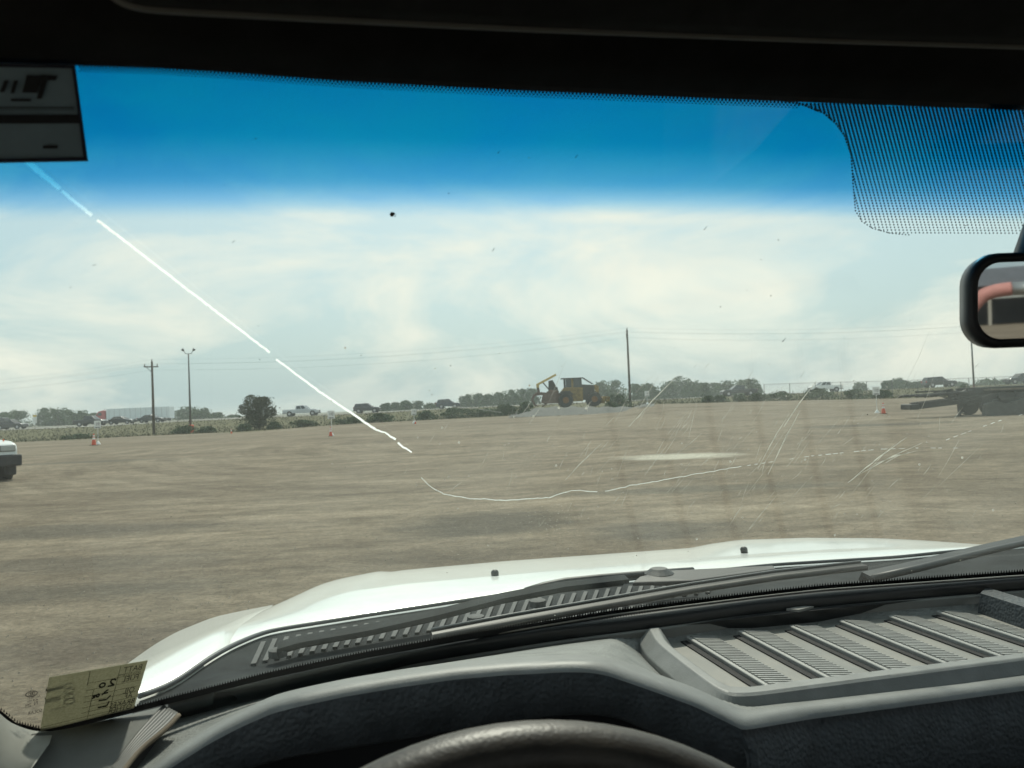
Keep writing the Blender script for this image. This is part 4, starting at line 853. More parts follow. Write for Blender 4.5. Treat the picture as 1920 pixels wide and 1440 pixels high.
tb(MB().tube([p + V((0, -.003, .006)) for p in CH], .003, 6), 'hood_seal', mat('seal_grey', (.05, .058, .065), .5), smooth=True)
def louvre(u, v0, v1, w, h, m):
    p, q = CW(u, v0), CW(u, v1); b_ = MB(); b_.bar(p + V((0, 0, h)), q + V((0, 0, h)), w, .003); return tb(b_, 'louvre', m, cowl, recalc=False)
for k in range(40): louvre(.13 + .46 * k / 39, .62, .9, .006, .002, m_rib)
for k in range(46): louvre(.30 + .34 * k / 45, .03, .24, .0058, .001, m_rib)
for k in range(24): louvre(.36 + .26 * k / 23, .36, .5, .006, .002, m_rib)
for k in range(22): louvre(.76 + .2 * k / 21, .05, .42, .006, .001, m_rib)
# wipers
def wiper(pts, w, h, nm, par=None, m=m_wip, up_=0): return tb(MB().tube(pts, [w] * len(pts), 7), nm, m, par, smooth=True)
def oz(px, py, z=-.247): return onz(px, py, z) + V((0, .004, 0))
bl = [oz(812, 1200), oz(960, 1171), oz(1150, 1137), oz(1300, 1110), oz(1460, 1085), oz(1626, 1066)]
w1 = tb(MB().loft([[p + V((0, .0, .004)) for p in bl], [p + V((0, .012, .007)) for p in bl], [p + V((0, .018, -.004)) for p in bl]]), 'wiper', m_wip); w1.modifiers.new('t', 'SOLIDIFY').thickness = .004
wiper([p + V((0, -.002, .001)) for p in bl], .004, 0, 'rubber_edge', w1, mat('wiper_rubber', (.06, .055, .05), .6, var=.2, scale=30))
wiper([p + V((0, .009, .0075)) for p in bl], .0016, 0, 'spine', w1, mat('wiper_spine', (.14, .145, .145), .45, var=.2, scale=30))
ar = [ony(985, 1109, 1.09), ony(1020, 1098, 1.1), ony(1060, 1090, 1.1), ony(1130, 1083, 1.1), ony(1240, 1074, 1.1), ony(1300, 1070, 1.1)]
wiper(ar, .0055, 0, 'wiper_arm', w1)
hubc = ony(1236, 1082, 1.07); tb(MB().lathe([(.022, -.008), (.022, .006), (.016, .01), (.012, .013)], hubc, n=16), 'pivot_cap', m_wip, w1, smooth=False)
plate = [ony(1185, 1092, 1.04), ony(1200, 1080, 1.06), ony(1255, 1068, 1.08), ony(1290, 1072, 1.08), ony(1450, 1060, 1.06), ony(1455, 1066, 1.03), ony(1300, 1088, 1.02)]
tb(MB().poly(plate), 'arm_plate', m_wip, w1, solid=.006, bevel=.002)
low = [ony(520, 1222, .96), ony(560, 1210, .98), ony(690, 1187, 1.0), ony(820, 1158, 1.02), ony(945, 1126, 1.05), ony(1060, 1104, 1.07), ony(1180, 1090, 1.07)]
tb(MB().loft([[p + V((0, -.0, .003)) for p in low], [p + V((0, .02, .006)) for p in low], [p + V((0, .03, -.008)) for p in low]]), 'linkage_cover', m_cowl, cowl, solid=.006)
for px, py in ((521, 1224), (892, 1161), (1008, 1131)): tb(MB().lathe([(.011, -.004), (.011, .004), (.006, .005)], ony(px, py, .975 if px < 600 else .97), n=12), 'clip', m_rib, cowl)
pw = [oz(1640, 1088), oz(1720, 1070), oz(1800, 1050), oz(1870, 1033), oz(1960, 1012)]
w2 = tb(MB().loft([[p + V((0, 0, .003)) for p in pw], [p + V((0, .02, .006)) for p in pw], [p + V((0, .028, -.006)) for p in pw]]), 'wiper', m_wip, solid=.005)
wiper([p + V((0, -.002, .002)) for p in pw], .005, 0, 'rubber_edge', w2)

def ext(r): return list(r) + [r[-1] + V(q) for q in ((.13, -.045, 0), (.26, -.12, 0), (.37, -.21, 0))]
def exl(R_): return [ext(r) for r in R_]
# ---------- dashboard
L2 = [(317, 1337, -.262), (500, 1300, -.262), (640, 1267, -.262), (866, 1227, -.262), (1040, 1199, -.262), (1248, 1172, -.262), (1420, 1148, -.262), (1540, 1135, -.262), (1920, 1103, -.262), (2080, 1096, -.262)]
L1z = [(p[0], p[1] + 4, -.247) for p in L1 if p[0] >= 307]; L1z[0] = (317, 1318, -.247)
ND = 120; a0 = rowz(L1z, ND, 3); a2 = rowz(L2, ND, 3); a1 = [p.lerp(q, .4) + V((0, -.004, .0045)) for p, q in zip(a0, a2)]; a15 = [p.lerp(q, .75) + V((0, -.003, .004)) for p, q in zip(a0, a2)]
dash = tb(MB().loft(exl([[p + V((0, .01, -.02)) for p in a0], a0, a1, a15, a2, [p + V((0, .004, -.03)) for p in a2]])), 'defroster_trim', m_blackp, smooth=True)
tb(MB().tube([p + V((0, -.0005, .0008)) for p in a0], .0011, 6), 'trim_highlight', mat('highlight_grey', (.3, .29, .26), .3, var=.2, scale=15), dash, smooth=True)  # pale bead added to paint the highlight along the trim's top edge
LIP = rowz([(x, y + 3, z - .002) for x, y, z in L2], ND, 3); LIP2 = rowz([(x, y + (9 if x > 700 else 6), z - .004) for x, y, z in L2], ND, 3)
tb(MB().loft(exl([LIP, [p.lerp(q, .5) + V((0, 0, .002)) for p, q in zip(LIP, LIP2)], LIP2, [p + V((0, 0, -.02)) for p in LIP2]])), 'trim_lip', mat('lip_grey', (.12, .12, .11), .4, var=.1, scale=20), dash, smooth=True)
E_ = [(235, 1490, -.262), (320, 1430, -.25), (393, 1384, -.24), (450, 1354, -.232), (510, 1328, -.225), (560, 1315, -.22), (650, 1296, -.217), (745, 1280, -.215), (850, 1265, -.213), (945, 1257, -.212), (1061, 1251, -.212), (1105, 1252, -.213), (1135, 1257, -.216), (1161, 1266, -.22), (1230, 1290, -.232), (1300, 1316, -.245), (1386, 1358, -.262), (1386.5, 1358, -.262), (1516, 1337, -.272), (1793, 1301, -.276), (1920, 1284, -.276), (2080, 1266, -.276)]
NE = 160
top_edge = [(x, y + (11 if x > 700 else 7), -.268) for x, y, z in L2]; top_edge[0] = (330, 1340, -.266)
rt_ = rowz(top_edge, NE, 2); re = rowz(E_, NE, 1)
lipout = rowz([(x + (0 if x < 1000 else 10), y - (24 if 480 < x < 1387 else (20 if x < 500 else 26)), z - (.006 if x < 1387 else .001)) for x, y, z in E_], NE, 3)
mid = []
for i, (p, q) in enumerate(zip(rt_, lipout)):
    c = p.lerp(q, .5); w = sm((c.x - .26) / .12); c.z = c.z * (1 - w) + (H - .305) * w; mid.append(c)
mid0 = [p.lerp(q, .12) for p, q in zip(rt_, mid)]; 
for i, p in enumerate(mid0):
    w = sm((p.x - .3) / .08); p.z = p.z * (1 - w) + (H - .305) * w
mid2 = [p.lerp(q, .62) for p, q in zip(mid, lipout)]
for i, p in enumerate(mid2):
    w = sm((p.x - .30) / .06); p.z = p.z * (1 - w) + (H - .279) * w
db_ = tb(MB().loft(exl([[p + V((0, 0, -.03)) for p in rt_], rt_, mid0, mid, mid2, lipout])), 'dashboard', m_dash, smooth=True)
re_b = [p + V((0, .0, .0015)) for p in re]; lipm = [p.lerp(q, .6) + V((0, 0, .0025)) for p, q in zip(lipout, re)]
tb(MB().loft(exl([lipout, lipm, re_b, [p + V((0, -.003, -.004)) for p in re]])), 'rolled_edge', m_dash_s, db_, smooth=True)
ye = [(px, onz(px, py, z).y) for px, py, z in E_]
B2 = [(300, 1560), (420, 1460), (477, 1434), (560, 1414), (753, 1384), (860, 1366), (984, 1347), (1040, 1339), (1099, 1336), (1146, 1340), (1177, 1348), (1230, 1372), (1300, 1407), (1360, 1440), (1421, 1475)]
def b2row(n):
    o = []
    for i in range(n):
        px = 300 + (1421 - 300) * i / (n - 1); o.append(ony(px, interp(B2, px), interp(ye, min(px, 1380)) - .004))
    return smooth_row(o, 2)
def erow(n, x0, x1):
    o = []
    for i in range(n):
        px = x0 + (x1 - x0) * i / (n - 1); k = 0
        while E_[k + 1][0] < px: k += 1
        w = (px - E_[k][0]) / (E_[k + 1][0] - E_[k][0]); o.append(onz(px, E_[k][1] + (E_[k + 1][1] - E_[k][1]) * w, E_[k][2] + (E_[k + 1][2] - E_[k][2]) * w))
    return o
n = 90; e1 = smooth_row(erow(n, 236, 1386), 1); bb2 = b2row(n)
e1 = [p + V((0, -.003, -.003)) for p in e1]; mb_ = [p.lerp(q, .45) + V((0, -.004, .0)) for p, q in zip(e1, bb2)]
tb(MB().loft([e1, mb_, bb2, [p + V((0, .006, -.004)) for p in bb2], [p + V((0, .12, -.012)) for p in bb2]]), 'cluster_hood', m_brow, db_, smooth=True)
cl0 = [p + V((0, .1, -.005)) for p in bb2]; tb(MB().loft([cl0, [V((p.x, p.y - .02, H - .5)) for p in cl0]]), 'instrument_panel', m_void, db_)
e2 = smooth_row(erow(60, 1386.5, 2080), 1); e2 = [p + V((0, -.002, -.003)) for p in e2]
tb(MB().loft(exl([[p + V((0, .004, 0)) for p in e2], [p + V((0, -.006, -.02)) for p in e2], [p + V((0.0, -.012, -.055)) for p in e2], [p + V((0, -.01, -.07)) for p in e2], [p + V((0, .03, -.08)) for p in e2], [p + V((0, .03, -.3)) for p in e2]])), 'front_pad', m_brow, db_, smooth=True)
cnr = [onz(1386, 1359, -.266), e2[0] + V((.004, -.006, -.02)), e2[0] + V((.008, -.012, -.055)), e2[0] + V((.008, -.01, -.12))]
tb(MB().loft([[p + V((-.012, .02, 0)) for p in cnr], cnr, [p + V((.01, .004, 0)) for p in cnr]]), 'pad_corner', m_brow, db_, smooth=True)
# tray
fl = H - .282
tb(MB().box((.60, .728, fl - .006), (.52, .25, .012)), 'tray_floor', mat('tray_grey', (.16, .165, .157), .5, col2=(.24, .228, .2), scale=9, detail=8, bump=.08, bscale=500), db_)
tray = bpy.data.objects['tray_floor']
m_strip = mat('strip_grey', (.26, .262, .252), .45, var=.15, scale=25)
bs_ = MB()
bs_.prism([(-.0025, 0), (-.0025, .0052), (.001, .0056), (.036, .0012), (.0365, 0)], -.083, .083)
base_strip = bs_.mesh('strip'); base_strip.materials.append(m_strip)
fin = MB()
for k in range(28):
    yy = -.079 + .158 * k / 27; fin.box((.0175, yy, .0041), (.032, .0032, .0014), Matrix.Rotation(math.atan2(.0044, .035), 3, 'Y'))
fin_me = fin.mesh('fins'); fin_me.materials.append(m_strip)
for k in range(6):
    o = bpy.data.objects.new('ribbed_strip', base_strip); COL.objects.link(o); o.parent = tray; o.location = V((.403 + .0655 * k, .742 - .004 * k, fl)) - TO
    bv = o.modifiers.new('b', 'BEVEL'); bv.width = .0012
    q = bpy.data.objects.new('strip_ridges', fin_me); COL.objects.link(q); q.parent = tray; q.location = o.location
    g_ = MB(); g_.box((-.0064, 0, .0007), (.0078, .164, .0014)); gm = tb(g_, 'wall_shade', m_void, tray); gm.location = o.location; gm.data.transform(Matrix.Translation(TO))  # dark strip on the floor, painted shade of the ribbed strip's left wall
# tray frame
def fr(px, py, z): return onz(px, py, z)
inn = [fr(1240, 1176, -.262), fr(1252, 1203, -.262), fr(1300, 1240, -.262), fr(1345, 1272, -.262), fr(1368, 1284, -.262), fr(1400, 1285, -.262), fr(1480, 1274, -.262), fr(1920, 1221, -.262), fr(2080, 1201, -.262)]
oup = [fr(1214, 1178, -.262), fr(1228, 1204, -.262), fr(1290, 1253, -.262), fr(1340, 1290, -.262), fr(1372, 1302, -.262), fr(1413, 1301, -.262), fr(1490, 1291, -.262), fr(1920, 1234, -.262), fr(2080, 1214, -.262)]
olo = [V((p.x - (.012 if i < 4 else .004), p.y - (.0 if i < 2 else .006), H - .2745)) for i, p in enumerate(oup)]
ilo = [V((p.x + (.012 if i < 4 else .004), p.y + (.0 if i < 3 else .008), fl - .002)) for i, p in enumerate(inn)]
def dens(P, n=5):
    o = []
    for a, c in zip(P, P[1:]): o += [a.lerp(c, k / n) for k in range(n)]
    return smooth_row(o + [P[-1]], 3)
def dens_m(P): return dens(P)
tb(MB().loft([dens(ilo), [p + V((0, 0, -.002)) for p in dens([a.lerp(c, .06) for a, c in zip(inn, oup)])], dens([a.lerp(c, .2) for a, c in zip(inn, oup)]), dens([a.lerp(c, .85) for a, c in zip(inn, oup)]), [p + V((0, 0, -.002)) for p in dens(oup)], dens(olo), [p + V((0, 0, -.02)) for p in dens(olo)]]), 'tray_frame', m_dash_s, db_, bevel=.0012)
wl = [onz(px, py, -.264) for px, py in ((1240, 1177), (1420, 1156), (1560, 1141), (1700, 1127), (1840, 1113))]
wl2 = [V((p.x + .004, p.y + .004, fl - .004)) for p in wl]
tb(MB().loft([[p + V((0, .007, .001)) for p in wl], wl, wl2]), 'tray_back_wall', m_blackp, db_)
for (xa, ya, xb_, yb_, lab) in ((1268, 1171, 1430, 1149, ''), (1578, 1137, 1800, 1115, '')):
    s0, s1 = onz(xa, ya, -.2655), onz(xb_, yb_, -.2655); tb(MB().bar(s0, s1, .007, .004), 'defrost_slot', m_void, db_)
lp = [onz(px, py, -.2635) for px, py in ((1474, 1146), (1500, 1140), (1526, 1141), (1498, 1148))]; tb(MB().poly(lp), 'sensor_tab', mat('tab_grey', (.2, .2, .19), .5), db_, solid=.003)
rw = [onz(px, py, z) for px, py, z in ((1838, 1112, -.258), (1990, 1160, -.258))]
tb(MB().loft([[p + V((.03, .02, 0)) for p in rw], rw, [V((p.x - .006, p.y, fl - .003)) for p in rw]]), 'tray_end_wall', m_brow, db_)
# left end of the dash
sA = [(60, 1376, -.236), (130, 1366, -.242), (220, 1345, -.247), (318, 1322, -.251)]; sB = [(-60, 1490, -.262), (40, 1490, -.262), (130, 1485, -.262), (205, 1470, -.262)]
ra_, rb_ = rowz(sA, 20), rowz(sB, 20); m_fab = mat('speaker_fabric', (.11, .112, .105), .85, bump=.5, bscale=1500, var=.12, scale=18)
tb(MB().loft([[p + V((0, .01, -.02)) for p in ra_], ra_, [p.lerp(q, .5) + V((0, 0, .005)) for p, q in zip(ra_, rb_)], rb_]), 'dash_end_panel', m_fab, db_, smooth=True)
for k in range(7):
    o = k * 5.0; pts = [(308 + o * .9, 1326 + o * .5, -.2475), (288 + o * .9, 1346 + o * .6, -.249), (262 + o * .8, 1374 + o * .45, -.2515), (240 + o * .55, 1402 + o * .3, -.255), (205 + o * .5, 1452 + o * .3, -.26)]
    tb(MB().tube(smooth_row(dens([onz(*q) for q in pts], 4), 2), .0021, 6), 'seam_rib', mat('seam_grey', (.1, .1, .095), .5) if k < 6 else mat('seam_dust', (.13, .105, .075), .9), db_, smooth=True)
# pillar
gA = [gl(-140, 1150, .01), gl(-60, 1275, .01), gl(-14, 1326, .01), gl(20, 1356, .01), gl(62, 1371, .01), gl(100, 1371, .01)]
pB_ = [ony(-160, 1260, .56), ony(-90, 1350, .57), ony(-50, 1400, .58), ony(-20, 1440, .59), ony(20, 1470, .6), ony(60, 1440, .62)]
tb(MB().loft([dens(gA), dens([a.lerp(c, .35) + V((.006, -.012, .004)) for a, c in zip(gA, pB_)]), dens(pB_), dens([p + V((-.06, -.08, -.03)) for p in pB_])]), 'pillar_trim', m_tan, smooth=True)
gU = [WS(-.985, v) for v in (0, .2, .4, .6, .8, 1.0, 1.1)]
tb(MB().loft([gU, [p + V((-.02, -.05, -.01)) for p in gU], [p + V((-.09, -.1, 0)) for p in gU], [p + V((-.1, .02, .02)) for p in gU]]), 'pillar_trim', m_tan, smooth=True)
gU = [WS(.985, v) for v in (-.05, .2, .4, .6, .8, 1.0, 1.1)]
tb(MB().loft([gU, [p + V((.02, -.05, -.01)) for p in gU], [p + V((.09, -.1, 0)) for p in gU], [p + V((.1, .02, .02)) for p in gU]]), 'pillar_trim', m_tan, smooth=True)
# steering wheel
Tw = EYE + ray(938, 1420).normalized() * .395; tilt = R(24); dn = V((0, -math.sin(tilt), -math.cos(tilt))); Rw = .19; cw = Tw + dn * Rw
ax1 = V((1, 0, 0)); ax2 = -dn; nrm = ax1.cross(ax2)
b = MB(); NT, nt_ = 96, 16
for i in range(NT):
    a = 2 * math.pi * i / NT; rad = ax1 * math.cos(a) + ax2 * math.sin(a)
    for k in range(nt_):
        c = 2 * math.pi * k / nt_; b.v.append(cw + rad * (Rw + .0145 * math.cos(c)) + nrm * (.0165 * math.sin(c)))
for i in range(NT):
    for k in range(nt_):
        j, q = (i + 1) % NT, (k + 1) % nt_; b.f.append((i * nt_ + k, j * nt_ + k, j * nt_ + q, i * nt_ + q))
sw = tb(b, 'steering_wheel', mat('wheel_leather', (.026, .022, .018), .45, col2=(.055, .046, .036), scale=35, detail=6, bump=.25, bscale=500, btype='vor'), smooth=True)
tb(MB().lathe([(.02, -.02), (.075, -.01), (.08, .01), (.06, .03)], cw - nrm * .01 + V((0, .02, 0)), n=20, m=Matrix((ax1, ax2, nrm)).transposed()), 'hub', m_blackp, sw, smooth=True)
for a in (R(10), R(170), R(270)): tb(MB().bar(cw + V((0, .015, 0)), cw + (ax1 * math.cos(a) + ax2 * math.sin(a)) * Rw, .03, .015, nrm), 'spoke', m_blackp, sw, bevel=.004)

# ---------- roof, visor, cab shell
te = [gl(px, py - 9, .012) for px, py in TOPE]; te = [WS(-.995, 1.03) + V((0, -.012, 0))] + te + [WS(u_, 1.0 + .03 * k_) + V((0, -.012, 0)) for k_, u_ in enumerate((.75, .995))]; te = dens(te, 6)
tb(MB().loft([[p + V((0, .03, .02)) for p in te], te, [p + V((0, -.018, .006)) for p in te], [p + V((0, -.06, .035)) for p in te], [p + V((0, -.14, .07)) for p in te], [p + V((0, -.5, .11)) for p in te], [p + V((0, -2.0, .1)) for p in te]]), 'headliner', m_head, smooth=True)
vl = [(190, -40), (205, -14), (228, 3), (262, 13), (320, 18), (640, 35), (960, 51), (1280, 64), (1600, 76), (1920, 86), (2100, 92)]
VP = dens([ony(px, py, .30 - .03 * abs(px - 1400) / 1400) for px, py in vl], 4)
vis = tb(MB().loft([[p + V((0, .004, .016)) for p in VP], [p + V((0, .006, .006)) for p in VP], VP, [p + V((0, -.01, -.0005)) for p in VP], [p + V((.0, -.13, .03)) for p in VP], [p + V((0, -.13, .05)) for p in VP]]), 'sun_visor', m_head, smooth=True)
tb(MB().tube([p + V((0, .001, .001)) for p in VP], .0022, 8), 'highlight_piping', mat('piping_highlight', (.13, .132, .12), .7), vis, smooth=True)  # piping coloured lighter to paint in the visor edge catching light
m_cab = mat('cab_lining', (.045, .046, .045), .9, var=.15, scale=12)
b = MB(); x0, x1 = XC - .88, XC + .88
def quad(*p): b.poly([V(q) for q in p])
for x in (x0, x1):
    b.box((x, -.45, .95), (.05, 2.2, .76)); b.box((x, -.62, H + .0), (.05, .12, .6)); b.box((x, -1.5, H + .0), (.05, .14, .6)); b.box((x, -.45, H + .25), (.05, 2.3, .1))
b.box((XC, -1.62, .95), (1.8, .05, .86)); b.box((XC, -1.62, H + .24), (1.8, .05, .12)); b.box((x0 + .1, -1.62, H), (.24, .05, .5)); b.box((x1 - .1, -1.62, H), (.24, .05, .5))
b.box((XC, -.6, .55), (1.8, 2.2, .05)); b.box((XC, .82, .95), (1.75, .05, .75)); b.box((XC, -.75, H + .33), (1.85, 1.9, .04))
tb(b, 'cab_shell', m_cab)
b = MB()
for x in (x0 - .04, x1 + .04): b.box((x, -.45, .95), (.02, 2.3, .8))
b.box((XC, -.7, H + .37), (1.9, 2.1, .02)); tb(b, 'cab_panel', m_hood)
for y in (-.25,): 
    for x in (XC - .4, XC + .4):
        s_ = tb(MB().box((x, -.55, .85), (.52, .5, .2)), 'seat', m_cab, bevel=.06); tb(MB().box((x, -.85, 1.15), (.5, .16, .62)), 'backrest', m_cab, s_, bevel=.06)
for x, y in ((XC - .8, 1.75), (XC + .8, 1.75), (XC - .8, -2.0), (XC + .8, -2.0)):
    tb(MB().lathe([(.2, -.13), (.38, -.13), (.4, 0), (.38, .13), (.2, .13)], (x, y, .4), 'x', 24), 'wheel', M_tyre)
tb(MB().box((XC, -2.6, .95), (1.85, 1.7, .5)), 'truck_bed', m_hood, bevel=.04)
tb(MB().box((XC, .6, .42), (.9, 3.6, .25)), 'frame_rail', M_trim)

# ---------- rear view mirror
dM = ray(1880, 572).normalized(); eM = V((-.2, -.98, 0.0)).normalized(); nM = (eM - dM).normalized()
M0 = EYE + ray(1965, 562) * .505
rM = (V((0, 0, 1)).cross(nM)).normalized(); rM = rM if rM.dot(rt) > 0 else -rM
rM = (rM * math.cos(R(-.5)) ); uM = rM.cross(nM); uM = uM if uM.z > 0 else -uM; rM = rM - nM * rM.dot(nM); rM.normalize()
def mpt(px, py, off=0):
    d = ray(px, py); t = (M0 - EYE).dot(nM) / d.dot(nM); return EYE + d * t + nM * off
def outline(x0, y0, x1, y1, r, n=8):
    P = []
    for cx, cy, a0 in ((x0 + r, y1 - r, 90), (x0 + r, y0 + r, 180), (x1 - r, y0 + r, 270), (x1 - r, y1 - r, 0)):
        for k in range(n + 1): a = R(a0 + 90 * k / n); P.append((cx + r * math.cos(a), cy + r * math.sin(a)))
    return P
def skew(P): return [(x, y - (x - 1810) * .035) for x, y in P]
O = skew(outline(1810, 476, 2130, 655, 58)); I = skew(outline(1833, 494, 2108, 638, 44)); I2 = skew(outline(1829, 490, 2112, 642, 46))
def ringp(P, off, sc=1.0):
    cx = sum(p[0] for p in P) / len(P); cy = sum(p[1] for p in P) / len(P); return [mpt(cx + (x - cx) * sc, cy + (y - cy) * sc, off) for x, y in P]
rows = [ringp(I, .001), ringp(I2, .004), ringp(O, .002, .985), ringp(O, -.004), ringp(O, -.016, .985), ringp(O, -.03, .8), ringp(O, -.034, .3)]
rows = [r_ + [r_[0]] for r_ in rows]
mir = tb(MB().loft(rows), 'rear_view_mirror', mat('mirror_housing', (.014, .015, .017), .42, var=.15, scale=30, bump=.05, bscale=800), smooth=True)
mm_ = bpy.data.materials.new('mirror_silver'); mm_.use_nodes = True; q = mm_.node_tree.nodes['Principled BSDF']; q.inputs['Metallic'].default_value = 1; q.inputs['Roughness'].default_value = .02; q.inputs['Base Color'].default_value = (.62, .64, .62, 1)
tb(MB().poly(ringp(I, .0)), 'mirror_glass', mm_, mir, recalc=False)
top = gl(1990, 300, .01); tb(MB().tube([mpt(1970, 560, -.03), mpt(1975, 480, -.05), top], .009, 8), 'mirror_arm', m_blackp, mir, smooth=True)

# ---------- sticker and inspection paper on the glass
def patch(cs, u, v, off):                     # bilinear in photo pixels, laid on the glass
    (ax, ay), (bx, by), (cx, cy), (dx, dy) = cs
    x = (ax * (1 - u) + bx * u) * (1 - v) + (dx * (1 - u) + cx * u) * v; y = (ay * (1 - u) + by * u) * (1 - v) + (dy * (1 - u) + cy * u) * v; return gl(x, y, off)
def thing_on_glass(name, cs, label, cat, m, off, thick=.0012, nu=16, nv=10, dx=0):
    org = patch(cs, .5, 1, off); t = empty(name, org, 0, label, cat)
    g_ = MB(); g_.loft([[patch(cs, i / nu, j / nv, off) for i in range(nu + 1)] for j in range(nv + 1)])
    o = g_.build('sheet', m, t, off=org, recalc=False); sd_ = o.modifiers.new('t', 'SOLIDIFY'); sd_.thickness = thick; sd_.offset = 0
    return t, org
def on_patch(cs, polys, off, name, m, t, org):
    g_ = MB()
    for P in polys: g_.poly([patch(cs, u, v, off) for u, v in P])
    return g_.build(name, m, t, off=org, recalc=False)
SC = [(-110, 117), (141, 122), (165, 301), (-100, 306)]
m_stk = mat('sticker_back', (.19, .28, .34), .8, var=.1, scale=30); m_navy = mat('sticker_navy', (.008, .012, .03), .6); m_sink = mat('sticker_ink', (.006, .008, .012), .7)
t, org = thing_on_glass('service_sticker', SC, 'dark edged service sticker at the top left of the windshield', 'sticker', m_stk, .006)
bw, bh = .026, .035
on_patch(SC, [[(0, 0), (1, 0), (1, bh), (0, bh)], [(0, 1 - bh), (1, 1 - bh), (1, 1), (0, 1)], [(1 - bw * 1.1, bh), (1, bh), (1, 1 - bh), (1 - bw * 1.1, 1 - bh)], [(0, bh), (bw, bh), (bw, 1 - bh), (0, 1 - bh)]], .0075, 'border', m_navy, t, org)
on_patch(SC, [[(.0, .52), (1, .52), (1, .61), (0, .61)]], .0076, 'band', m_sink, t, org); on_patch(SC, [[(.0, .44), (.95, .44), (.95, .452), (0, .452)], [(.0, .465), (.95, .465), (.95, .47), (0, .47)]], .0076, 'rule', m_sink, t, org)
def para(x0, y0, w, h, sl): return [(x0 + sl, y0), (x0 + w + sl, y0), (x0 + w, y0 + h), (x0, y0 + h)]
def spx(L): # polygon in photo pixels -> patch coordinates
    return [((x + 110 - (y - 117) * .05) / (251 + (y - 122) * .08), (y - 119) / 183) for x, y in L]
on_patch(SC, [spx([(8, 150), (17, 150), (8, 172), (-1, 172)]), spx([(26, 150), (34, 150), (27, 174), (19, 174)]), spx([(50, 140), (80, 140), (70, 173), (41, 173)]), spx([(76, 139), (108, 140), (104, 149), (89, 149), (78, 184), (68, 184), (78, 149), (75, 149)]), spx([(-60, 150), (-48, 150), (-57, 172), (-68, 172)]), spx([(-38, 150), (-14, 150), (-24, 173), (-47, 173)])], .0077, 'lettering', m_sink, t, org)
on_patch(SC, [spx([(80, 272), (108, 272), (108, 278), (80, 278)]), spx([(20, 184), (58, 184), (58, 189), (20, 189)])], .0077, 'lettering', m_sink, t, org)
PC = [(92, 1270), (277, 1238), (251, 1328), (75, 1371)]
m_pap = bpy.data.materials.new('thin_paper'); m_pap.use_nodes = True; t_ = m_pap.node_tree; q = t_.nodes['Principled BSDF']; q.inputs['Base Color'].default_value = (.42, .41, .3, 1); q.inputs['Roughness'].default_value = .9
tl = t_.nodes.new('ShaderNodeBsdfTranslucent'); ad = t_.nodes.new('ShaderNodeMixShader'); ad.inputs[0].default_value = .5
nz_ = t_.nodes.new('ShaderNodeTexNoise'); nz_.inputs['Scale'].default_value = 45; nz_.inputs['Detail'].default_value = 7; cr_ = t_.nodes.new('ShaderNodeValToRGB'); cr_.color_ramp.elements[0].position = .35; cr_.color_ramp.elements[1].position = .7; cr_.color_ramp.elements[0].color = (.38, .37, .28, 1); cr_.color_ramp.elements[1].color = (.62, .6, .48, 1)
t_.links.new(nz_.outputs['Fac'], cr_.inputs[0]); t_.links.new(cr_.outputs[0], tl.inputs[0]); t_.links.new(q.outputs[0], ad.inputs[1]); t_.links.new(tl.outputs[0], ad.inputs[2]); t_.links.new(ad.outputs[0], t_.nodes['Material Output'].inputs[0])
t, org = thing_on_glass('inspection_slip', PC, 'yellowish inspection slip in the lower left corner of the windshield', 'paper', m_pap, .005, .0003)
def ptext(txt, uR, v, s, nm='lettering', asp=2.05, slant=0):
    vs, fs = text_mesh(txt, 1.0); g_ = MB()
    g_.add([patch(PC, uR - (x * s / asp) + slant * y * s, v - y * s, .0062) for x, y in vs], fs); g_.build(nm, m_ink, t, off=org, recalc=False)
for txt, uR, v, s in (('BATT', .965, .175, .16), ('(VOLTS/TEMP)', .96, .245, .075), ('FUEL', .955, .375, .16), ('OIL', .95, .63, .16), ('AF', .94, .74, .15), ('BRAKES', .985, .875, .155), ('OTHER', .97, .985, .155)): ptext(txt, uR, v, s, asp=2.0)
def pline(pts, w, nm, m=m_ink):
    g_ = MB()
    for (u0_, v0_), (u1_, v1_) in zip(pts, pts[1:]):
        du, dv = (u1_ - u0_) * 2, v1_ - v0_; l = math.hypot(du, dv) or 1; a_, b_ = -dv / l * w / 2 / 2, du / l * w / 2
        g_.poly([patch(PC, u0_ + a_, v0_ + b_, .0063), patch(PC, u1_ + a_, v1_ + b_, .0063), patch(PC, u1_ - a_, v1_ - b_, .0063), patch(PC, u0_ - a_, v0_ - b_, .0063)])
    g_.build(nm, m, t, off=org, recalc=False)
m_rule = mat('paper_rule', (.05, .05, .03), .8)
for ln in ([(.73, .03), (.73, .97)], [(.42, .02), (.42, .3)], [(.5, .42), (.5, .98)]): pline(ln, .011, 'rule', m_rule)
for v in (.26, .40, .52, .63, .74, .84, .93): pline([(.02 if v > .9 else .42, v), (.97, v)], .007, 'rule', m_rule)
for pts in ([(.72, .30), (.69, .27), (.66, .29), (.67, .34), (.71, .4), (.645, .4)], [(.6, .32), (.57, .31), (.55, .35), (.57, .395), (.6, .39), (.615, .35), (.6, .32)], [(.66, .47), (.63, .5), (.6, .56)], [(.665, .53), (.6, .535)], [(.575, .53), (.555, .52), (.54, .55), (.56, .58), (.575, .56), (.575, .53)], [(.53, .52), (.525, .59)], [(.505, .53), (.527, .555), (.505, .595)], [(.70, .60), (.665, .67), (.58, .66)], [(.70, .72), (.685, .81), (.59, .8)]):
    pline(pts, .034, 'handwriting')

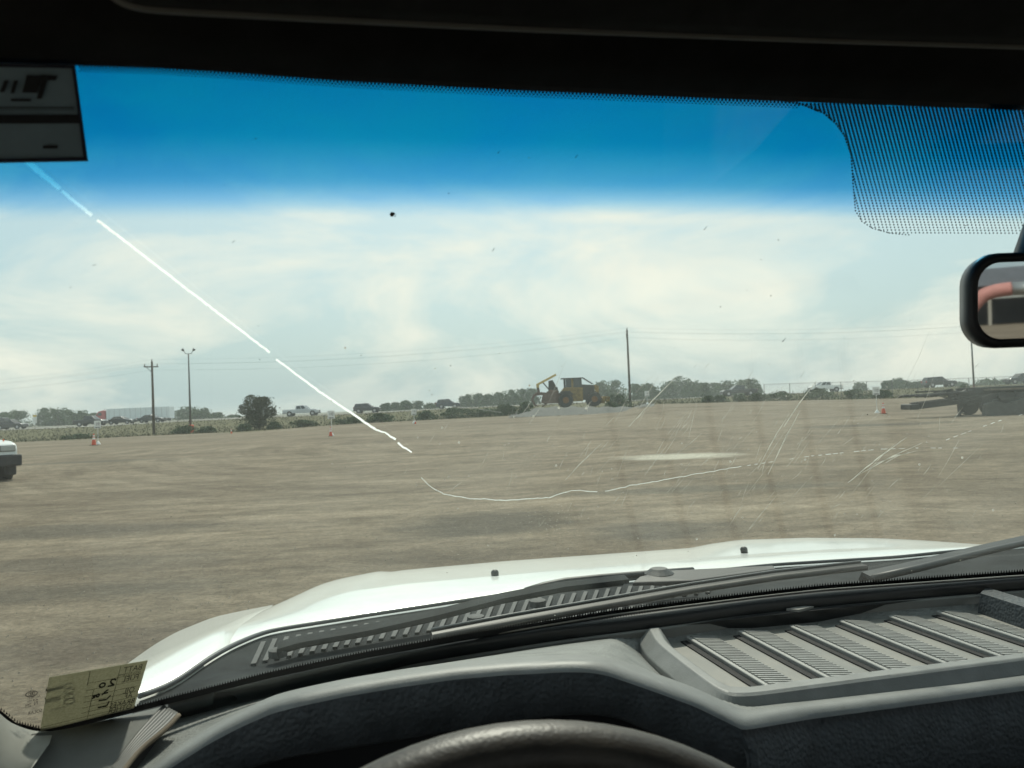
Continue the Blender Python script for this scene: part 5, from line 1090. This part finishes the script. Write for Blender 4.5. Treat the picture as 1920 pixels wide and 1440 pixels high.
# ================================================================== BEHIND THE TRUCK (seen in the mirror)
def refl(px, py, dist):
    d = ray(px, py); p = mpt(px, py); d = d.normalized(); e = d - nM * (2 * d.dot(nM)); return p + e * dist
m_pink = mat('pink_hose', (.42, .2, .18), .7, var=.12, scale=4); D = 16
hs = [refl(1815, 585, D), refl(1835, 561, D), refl(1848, 551, D), refl(1868, 545, D), refl(1897, 541, D)]
org = V((hs[2].x, hs[2].y, 0)); t = empty('crane_hose', org, 0, 'thick pink hose with steel coupling seen in the mirror', 'hose')
MB().tube(dens(hs, 5), .125, 14).build('hose', m_pink, t, smooth=True, off=org)
cp = [refl(1897, 541, D), refl(1960, 540, D)]; MB().tube(cp, .12, 14).build('coupling', mat('steel_pipe', (.35, .37, .37), .35, .7), t, smooth=True, off=org)
MB().tube([V((hs[0].x, hs[0].y, -.1)), hs[0]], .12, 10).build('standpipe', M_galv, t, off=org); MB().tube([V((cp[1].x, cp[1].y, -.1)), cp[1]], .1, 10).build('standpipe', M_galv, t, off=org)
c0 = refl(1875, 575, 80); ey_ = (refl(1900, 575, 80) - refl(1850, 575, 80)); ang = math.atan2(ey_.y, ey_.x); c0.z = 0
t = empty('open_shed', c0, ang, 'dark open fronted equipment shed seen in the mirror', 'shed')
MB().prism([(-15, 3.4), (15, 3.4), (15, 4.8), (-15, 4.9)], -2.5, 2.6).build('roof', mat('shed_roof', (.12, .14, .17), .6, var=.1, scale=2), t); MB().box((0, -2.4, 1.7), (29.8, .1, 3.4)).build('wall', m_void, t)
for x in (-14, -7, -.75, 7, 14): MB().box((x, 2.3, 1.2), (.25, .2, 2.4)).build('post', mat('shed_post', (.3, .29, .25), .7), t)
MB().box((0, 2.4, 2.6), (30, .1, .7)).build('fascia', mat('shed_fascia', (.28, .3, .29), .6, var=.15, scale=3), t)

# ================================================================== HAZE
hzb = MB().box((0, 1900, 6), (12400, 7900, 16)); hm = bpy.data.materials.new('haze_air'); hm.use_nodes = True; q = hm.node_tree; q.nodes.clear()
hv = q.nodes.new('ShaderNodeVolumePrincipled'); hv.inputs['Density'].default_value = .0008; hv.inputs['Color'].default_value = (.9, .95, .95, 1); hv.inputs['Anisotropy'].default_value = .2
ho = q.nodes.new('ShaderNodeOutputMaterial'); q.links.new(hv.outputs[0], ho.inputs['Volume'])
tag(hzb.build('haze', hm), kind='stuff')
